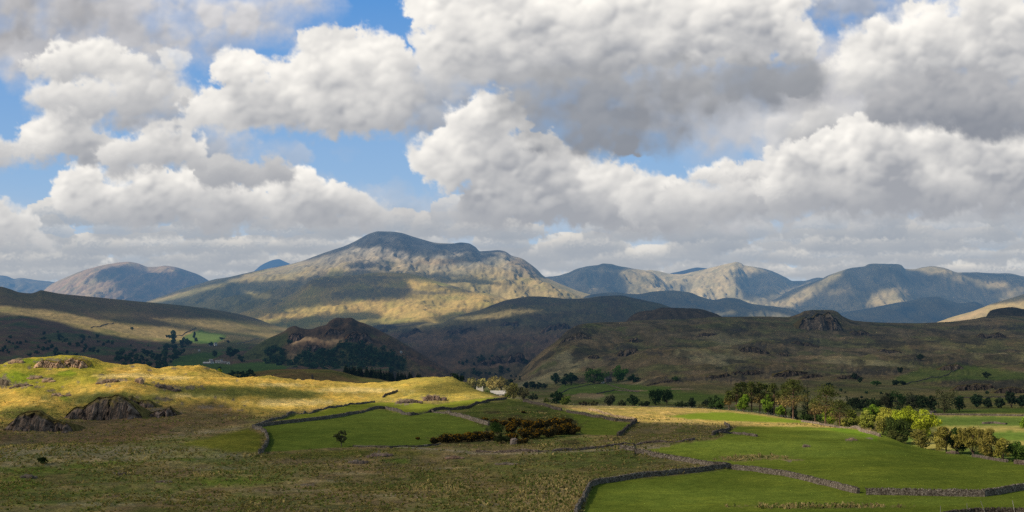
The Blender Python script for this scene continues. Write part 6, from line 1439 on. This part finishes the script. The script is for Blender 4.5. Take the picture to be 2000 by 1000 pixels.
def cliff(s, u, v, wpx, hpx, label, seed, rock=(1, 1, 1), grass=(0.55, 0.60, 0.22), rockline=0.62, bulge=0.35, mat=None, fis=1.0):
    """a mound with a jointed rock face in front and turf on its back"""
    p = place(s, u, v); d = p[1]; W = wpx*d/F; H = hpx*d/F
    nx = int(np.clip(wpx*1.6, 30, 260)); nf = int(np.clip(hpx*1.3, 12, 60)); nb = 9
    xs = np.linspace(-0.5, 0.5, nx); T = np.concatenate([np.linspace(-0.15, 1, nf), 1+np.linspace(0.1, 1, nb)])
    XX, TT = np.meshgrid(xs, T)
    env = (1-np.abs(2*XX)**4.2)*(0.82+0.60*fbm(XX*3.1+seed, XX*0+seed*1.7, 4, seed))
    hgt = np.maximum(env, 0.02)*H
    t1 = np.clip(TT, -0.2, 1)
    face = np.sin(np.clip(t1, 0, 1)*math.pi/2)**0.85
    z = np.where(TT <= 1, np.where(t1 < 0, t1, face)*hgt, hgt*(1-0.75*(TT-1)**1.5))
    fs = billow(XX*W/(H*0.42)+seed, TT*0.7+seed, 4, seed, .6); f2 = fbm(XX*W/(H*.20), TT*4.0, 6, seed+1, .68)
    rk = sstep(rockline+0.10, rockline-0.10, np.clip(TT, 0, 2)/1.25+0.42*fbm(XX*W/(H*0.8), TT*1.8, 5, seed+2, .6))*sstep(0.02, 0.25, env)
    y = -bulge*H*np.cos(np.clip(t1, 0, 1)*math.pi/2)*env + np.where(TT > 1, (TT-1)*H*2.4, 0) + (TT <= 1)*t1*H*0.55
    blk = np.round(2.5*fbm(XX*W/(H*0.55)+3*seed, TT*1.1+seed, 3, seed+5))/2.5
    y = y + rk*(fs*-0.14+f2*0.14-blk*0.55)*H*fis
    z = z + rk*f2*0.10*H
    zg = np.array([[ground(s, p[0]+x*W, d+float(np.clip(yy, 0, H*3)))-p[2] for x, yy in zip(xs, row)] for row in np.stack([y[0]*0, y[-1]])])
    base = zg[0][None, :]*np.clip(2-TT, 0, 1)+zg[1][None, :]*np.clip(TT-1, 0, 1)
    z = z + base - 0.12*H
    V = np.stack([XX*W, y, z], -1).reshape(-1, 3)
    m = nx; f = [(i*m+j, i*m+j+1, (i+1)*m+j+1, (i+1)*m+j) for i in range(len(T)-1) for j in range(m-1)]
    dk = np.clip(1.0+fs*0.40+f2*0.9+blk*1.1, .28, 1.9)[..., None]
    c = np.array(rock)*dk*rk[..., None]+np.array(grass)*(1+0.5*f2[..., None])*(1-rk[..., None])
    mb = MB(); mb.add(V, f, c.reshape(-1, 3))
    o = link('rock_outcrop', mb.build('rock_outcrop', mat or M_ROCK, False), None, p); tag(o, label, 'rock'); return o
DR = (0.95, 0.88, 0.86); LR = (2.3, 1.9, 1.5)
cliff(SA, 72, 840, 140, 44, 'dark crag with a turf top at the left end of the brown slope', 11, (.95, .85, .78), (1.15, 1.05, .42), 0.50)
cliff(SA, 198, 818, 160, 45, 'biggest dark crag with upright joints under a grassy mound', 12, (.98, .87, .80), (1.15, 1.08, .42), 0.50)
cliff(SA, 262, 797, 90, 24, 'low run of dark rock at the right shoulder of the biggest crag', 13, (1.05, .92, .86), (1.1, 1.05, .40), 0.42)
cliff(SA, 318, 814, 56, 22, 'broken dark rock on the brown slope right of the crags', 14, (1.05, .93, .88), (1.0, .88, .42), 0.5, fis=1.5)
crag(SA, 40, 842, 20, 8, 'small broken rock below the left crag', 15, 4, DR)
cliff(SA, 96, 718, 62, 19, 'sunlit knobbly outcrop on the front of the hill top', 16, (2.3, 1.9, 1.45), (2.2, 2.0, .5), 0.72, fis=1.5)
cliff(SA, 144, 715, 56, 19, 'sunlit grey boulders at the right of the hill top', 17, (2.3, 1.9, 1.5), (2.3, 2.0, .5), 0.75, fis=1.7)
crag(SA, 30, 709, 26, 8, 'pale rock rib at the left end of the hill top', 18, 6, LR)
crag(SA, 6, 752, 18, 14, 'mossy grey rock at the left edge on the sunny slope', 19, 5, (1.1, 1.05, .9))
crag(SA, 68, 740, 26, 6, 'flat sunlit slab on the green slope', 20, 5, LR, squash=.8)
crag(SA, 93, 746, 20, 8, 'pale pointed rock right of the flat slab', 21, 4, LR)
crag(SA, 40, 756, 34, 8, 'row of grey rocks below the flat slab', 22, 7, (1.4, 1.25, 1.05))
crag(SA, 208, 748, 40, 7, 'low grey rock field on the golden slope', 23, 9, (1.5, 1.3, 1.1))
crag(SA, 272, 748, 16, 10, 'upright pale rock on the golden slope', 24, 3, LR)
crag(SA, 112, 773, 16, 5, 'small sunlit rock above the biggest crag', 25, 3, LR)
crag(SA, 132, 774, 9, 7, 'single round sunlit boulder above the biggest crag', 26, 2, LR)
crag(SA, 325, 760, 46, 8, 'grey rocks on the front of the long shaded mound', 27, 9, (1.1, 1.0, .95))
crag(SA, 740, 893, 42, 10, 'low grey outcrop on the moor below the pasture', 28, 8, (1.15, 1.0, .98), squash=.8)
crag(SA, 700, 906, 36, 8, 'grey broken rocks left of the low outcrop', 29, 7, (.95, .9, .85))
crag(SA, 885, 896, 32, 7, 'flat pinkish rock beside the track', 30, 5, (1.9, 1.45, 1.15), squash=.7)
crag(SA, 800, 787, 44, 9, 'brown outcrop at the left of the hillock above the walls', 31, 8, (.95, .85, .75))
crag(SA, 848, 782, 42, 13, 'brown rocky knob on the hillock above the walls', 32, 8, (1.15, .95, .85))
crag(SA, 1575, 873, 12, 5, 'grey boulder on the green slope', 33, 3, (1.4, 1.25, 1.1))
crag(SA, 1665, 860, 14, 4, 'pinkish rock near the brow of the green slope', 34, 3, (1.6, 1.3, 1.1))
crag(SA, 1862, 886, 16, 6, 'brown scar of rock at the brow under the dense dark tree', 35, 3, (1.2, 1., .85))
crag(SA, 55, 934, 26, 8, 'grey rocks in the green wet ground at the left edge', 36, 5, (1., .95, .85), depth=.9)
crag(SA, 238, 927, 18, 5, 'small dark rock on the moor left of centre', 37, 3, (.8, .75, .7))
crag(SA, 1005, 868, 14, 14, 'grey slanting slab below the gorse', 38, 2, (1.25, 1.2, 1.2))
crag(SA, 1082, 848, 28, 15, 'grey rock face among the gorse', 39, 5, (1.1, 1.05, 1.05))
crag(SA, 990, 908, 40, 3, 'thin line of grey stones on the green moor', 40, 8, (1.2, 1.1, 1.))
crag(SA, 819, 972, 5, 3, 'single white stone on the near moor', 41, 2, (3.0, 2.9, 2.8))
crag(SA, 320, 942, 24, 4, 'low grey stones on the moor in front', 42, 5, (1.1, 1.0, .9))
for u, v, w_, h, lab, k in [(1606, 641, 92, 36, 'dark domed tor with an upright rock face on the skyline of the fell', .75), (1124, 662, 70, 14, 'dark crag at the left brow of the craggy fell', .6), (1475, 689, 64, 18, 'dark jointed crag in the middle of the fell', .45), (1226, 692, 46, 18, 'dark crag on the left part of the fell', .5), (1238, 668, 22, 16, 'small steep crag above the left part of the fell', .5),
    (1462, 733, 70, 16, 'heathery dark knoll low on the fell left of another', .35), (1545, 735, 74, 18, 'broad dark heathery knoll low on the fell above the pines', .35), (1405, 738, 50, 14, 'low dark knoll on the fell above the left pines', .38), (1585, 738, 50, 12, 'dark rocky rise right of the broad heathery knoll', .38), (1660, 740, 60, 12, 'dark rocky rise on the fell above the dark spruce', .4), (1860, 722, 50, 16, 'grey crag above the fell pasture', .55), (1905, 762, 90, 22, 'long dark heathery bank behind the far right trees', .35), (1975, 768, 70, 18, 'dark bank at the right edge behind the far trees', .35),
    (1532, 694, 20, 12, 'small grey crag right of the jointed crag', .55), (1290, 748, 60, 8, 'low dark broken bank right of the barn trees', .4), (1575, 676, 60, 12, 'dark rock band under the domed tor', .5), (1680, 655, 44, 14, 'dark crag right of the domed tor', .5), (1380, 656, 44, 10, 'low grey crag under the long skyline ridge', .5), (1160, 700, 26, 12, 'small dark crag low on the left brow', .5), (1740, 690, 50, 10, 'low grey rocks in the right middle of the fell', .55), (1940, 660, 70, 16, 'dark rocks under the right skyline knoll', .45)]:
    cliff(SB, u, v, w_, h*.78 if u != 1606 else h, lab, 300+int(u), (k*1.1, k*1.04, k*.92), (.66, .62, .30), 0.60, fis=1.2)
for u, v, w_, h, lab in [(700, 668, 60, 22, 'dark crag on the right side of the wooded knoll'), (652, 652, 44, 13, 'dark rocks under the top of the wooded knoll'), (576, 664, 34, 16, 'brown rocky point at the left end of the wooded knoll'), (610, 684, 44, 14, 'dark crag above the middle of the knoll wood')]:
    cliff(SK, u, v, w_, h, lab, 700+int(u), (.55, .5, .5), (.62, .46, .30), 0.66, fis=1.3)
for u, v, w_, h, lab in [(740, 652, 40, 10, 'dark rock band left on the brown fell'), (800, 655, 50, 12, 'dark rock band in the middle of the brown fell'), (900, 650, 60, 12, 'long dark rock band on the brown fell'), (1085, 645, 70, 14, 'dark broken rocks right on the brown fell'), (990, 636, 50, 10, 'upper dark rocks on the brown fell'), (960, 712, 60, 16, 'dark bluff at the foot of the brown fell'), (1010, 706, 44, 22, 'tall dark bluff beside the craggy fell')]:
    cliff(S3, u, v, w_, h, lab, 900+int(u), (.5, .46, .46), (.55, .42, .30), 0.6, fis=1.3)
# ---------------------------------------------------------------- buildings
M_SLATE = tint_material('slate', (1, 1, 1), 0.25, 1.5)
def house(p, L, Wd, H, R, label, wallc=(0.75, 0.73, 0.68), roofc=(0.20, 0.19, 0.20), rz=0., chim=(), cat='house', name='farmhouse', wins=4, roof_over=0.25):
    o = empty(name, p, label, cat, None, rz)
    w_ = MB(); x, y = L/2, Wd/2
    v = [(-x, -y, -1), (x, -y, -1), (x, y, -1), (-x, y, -1), (-x, -y, H), (x, -y, H), (x, y, H), (-x, y, H), (-x, 0, H+R), (x, 0, H+R)]
    w_.add(v, [(0, 1, 5, 4), (2, 3, 7, 6), (1, 2, 6, 9, 5), (3, 0, 4, 8, 7)], wallc)
    link('wall', w_.build('wall', M_PLAIN), o)
    rf = MB(); e = roof_over; k = R/y
    rf.add([(-x-e, -y-e, H-e*k+.08), (x+e, -y-e, H-e*k+.08), (x+e, 0, H+R+.1), (-x-e, 0, H+R+.1), (-x-e, y+e, H-e*k+.08), (x+e, y+e, H-e*k+.08),
            (-x-e, -y-e, H-e*k-.06), (x+e, -y-e, H-e*k-.06), (x+e, y+e, H-e*k-.06), (-x-e, y+e, H-e*k-.06), (-x-e, 0, H+R-.05), (x+e, 0, H+R-.05)],
           [(0, 1, 2, 3), (3, 2, 5, 4), (6, 7, 1, 0), (8, 9, 4, 5), (7, 11, 2, 1), (11, 8, 5, 2), (10, 6, 0, 3), (9, 10, 3, 4)], roofc)
    ro = link('roof', rf.build('roof', M_SLATE), o)
    for cx in chim:
        c = MB(); c.box(cx-.55, cx+.55, -.45, .45, H+R-.9, H+R+1.5, wallc); c.box(cx-.65, cx+.65, -.55, .55, H+R+1.5, H+R+1.68, (0.5, 0.48, 0.45))
        for q in (-.25, .25): c.tube([(cx+q, 0, H+R+1.68), (cx+q, 0, H+R+2.1)], [.14, .12], 6, (0.35, 0.2, 0.14))
        link('chimney', c.build('chimney', M_PLAIN), o)
    nf = max(1, wins//2)
    for i in range(wins):
        cx = -x+L*(i % nf+0.5)/nf; zz = 1.0 if i < nf else 3.4
        if zz+1.1 > H: continue
        g = MB(); g.box(cx-.45, cx+.45, -y-.03, -y+.05, zz, zz+1.1, (0.04, 0.045, 0.05)); go = link('window', g.build('window', M_PLAIN), o)
        fr = MB(); fr.box(cx-.55, cx+.55, -y-.06, -y+.0, zz-.12, zz-.02, (.5, .48, .45)); link('sill', fr.build('sill', M_PLAIN), go)
    d = MB(); d.box(-.5, .5, -y-.035, -y+.05, -.2, 2.0, (0.10, 0.07, 0.05)); link('door', d.build('door', M_PLAIN), o)
    return o
p = place(SB, 937, 769.5); k = p[1]/F
house(p, 12.5*k, 6.5*k, 6.0*k, 6.0*k, 'white farmhouse with two white chimneys half hidden by the golden bank', (0.82, 0.79, 0.72), (0.60, 0.55, 0.46), 0.12, (-5.3*k, 5.3*k), wins=4)
p = place(SB, 973, 772.5); k = p[1]/F
house(p, 30*k, 10*k, 3.4*k, 6.2*k, 'long low barn with a pale grey roof right of the white farmhouse', (0.5, 0.46, 0.42), (0.60, 0.56, 0.53), 0.05, (), 'barn', 'barn', wins=0)
p = place(SB, 1186, 746); k = p[1]/F
house(p, 16*k, 10*k, 6*k, 5.0*k, 'grey stone barn standing between two green round trees', (0.17, 0.145, 0.14), (0.12, 0.11, 0.12), 0.7, (), 'barn', 'barn', wins=2)
p = place(SB, 1177, 749); k = p[1]/F
house(p, 5*k, 4*k, 2.2*k, 1.4*k, 'tiny pale shed at the left foot of the grey barn', (0.6, 0.58, 0.56), (0.45, 0.45, 0.45), 0.1, (), 'shed', 'shed', wins=0)
for u, v, L, W_, H, R, lab, wc, rc, rz in [
    (404, 711, 14, 6, 2.2, 2.0, 'long pale roofed farm shed at the left of the far farmstead', (.25, .22, .22), (.55, .54, .56), .1), (413, 710, 8, 6, 3.0, 3.0, 'white gabled house in the far farmstead', (.75, .72, .72), (.25, .24, .26), .8), (412, 706, 7, 5, 2.5, 2.0, 'grey roofed barn behind the white gable', (.3, .28, .28), (.3, .29, .32), .2),
    (425, 709, 9, 6, 3.0, 2.6, 'white walled farmhouse in the middle of the far farmstead', (.62, .6, .6), (.3, .29, .3), .1), (436, 710, 12, 5, 2.4, 2.0, 'low grey barn right of the far farmhouse', (.28, .26, .26), (.26, .24, .26), -.1), (446, 711, 6, 4, 2.6, 2.0, 'small white cottage at the right end of the far farmstead', (.6, .58, .58), (.3, .3, .3), 0.3), (432, 707, 5, 4, 3, 2, 'little white gable behind the low grey barn', (.62, .6, .6), (.25, .25, .27), .9),
    (421, 675, 5, 4, 3.4, 3.0, 'bright white cottage in the trees above the farmstead', (.8, .78, .76), (.3, .29, .3), .6), (412, 676, 7, 4, 2.2, 2.0, 'grey barn left of the bright white cottage', (.3, .28, .28), (.34, .33, .36), .2), (389, 686, 4, 3, 1.8, 1.5, 'pale small barn on the slope above the farmstead', (.5, .48, .46), (.4, .38, .38), .3)]:
    p = place(SD, u, v); k = p[1]/F
    house(p, L*k, W_*k, H*k, R*k, lab, wc, rc, rz, (), 'building', 'farm_building', wins=0)
p = place(SK, 783, 689); k = p[1]/F
house(p, 4*k, 3*k, 1.6*k, 1.8*k, 'lonely pale stone hut at the right of the knoll wood', (.5, .5, .5), (.4, .42, .45), .7, (), 'hut', 'hut', wins=0)

# ---------------------------------------------------------------- tussock grass of the near moor (nobody could count it)
def tussocks():
    r = np.random.default_rng(99); n = 24000
    # spread over the moor in front, outside the mown fields
    d = 188*np.exp(r.random(n*2)*math.log(520/188.)); u = r.uniform(-40, 2040, n*2)
    yc = np.zeros(n*2); z = np.zeros(n*2)
    ci = (u-SA.u0)/SA.du; i0 = np.clip(ci.astype(int), 0, len(SA.us)-2)
    lnrow = np.log(SA.D)
    for j in np.unique(i0):
        k = i0 == j; z[k] = np.interp(d[k], SA.D[:, j], SA.Z[:, j])
    v = YH-(z-CZ)*F/d
    bad = np.maximum(field_mask(u, v), pmask(u, v, POLY_WEDGE, 2)) > 0.3
    bad &= ~(emask(u, v, [(1480, 893, 60, 5), (1440, 897, 40, 4), (1590, 990, 150, 4), (1320, 826, 60, 2)], .4, .6, 10) > 0.4)
    x = (u-1000)/F*d
    pat = fbm(x/14., d/26., 4, 32, .6)*0.9+fbm(x/50, d/70, 3, 33)+0.9*(pmask(u, v, [(990, 1010), (1020, 960), (1090, 938), (1150, 938), (1140, 965), (1125, 1010)], 14)+emask(u, v, [(1480, 893, 60, 5), (1440, 897, 40, 4), (1590, 990, 150, 4)], .4, .6, 10))
    keep = (~bad) & (pat+r.normal(scale=.25, size=n*2) > 0.02) & (d < 520)
    x, y, z, pat = x[keep][:n], d[keep][:n], z[keep][:n], pat[keep][:n]
    m = len(x); Q = []; Cc = []
    base = np.stack([x, y, z-0.05], 1)
    col = np.where((pat > 0.35)[:, None], np.array([[0.29, 0.225, 0.105]]), np.array([[0.19, 0.15, 0.06]]))*1.6*r.uniform(.8, 1.25, (m, 1))
    gr = r.random(m) < 0.30; col[gr] = np.array([0.20, 0.22, 0.06])*r.uniform(.7, 1.3, (gr.sum(), 1))
    for j in range(4):
        t = r.uniform(0, 2*math.pi, m); w_ = r.uniform(.10, .26, m); h = r.uniform(.22, .55, m)*np.where(pat > .35, 1.25, .9)
        a = np.stack([np.cos(t)*w_, np.sin(t)*w_, 0*t], 1); tip = np.stack([r.normal(scale=.22, size=m), r.normal(scale=.22, size=m), h], 1)
        Q.append(np.stack([base-a, base+a, base+tip+a*.5, base+tip-a*.5], 1)); Cc.append(col*r.uniform(.85, 1.15, (m, 1)))
    mb = MB(); mb.quads(np.concatenate(Q), np.concatenate(Cc))
    o = link('tussock_grass', mb.build('tussock_grass', M_LEAF)); tag(o, 'straw coloured tussock grass over the near moor', 'grass', kind='stuff')
tussocks()
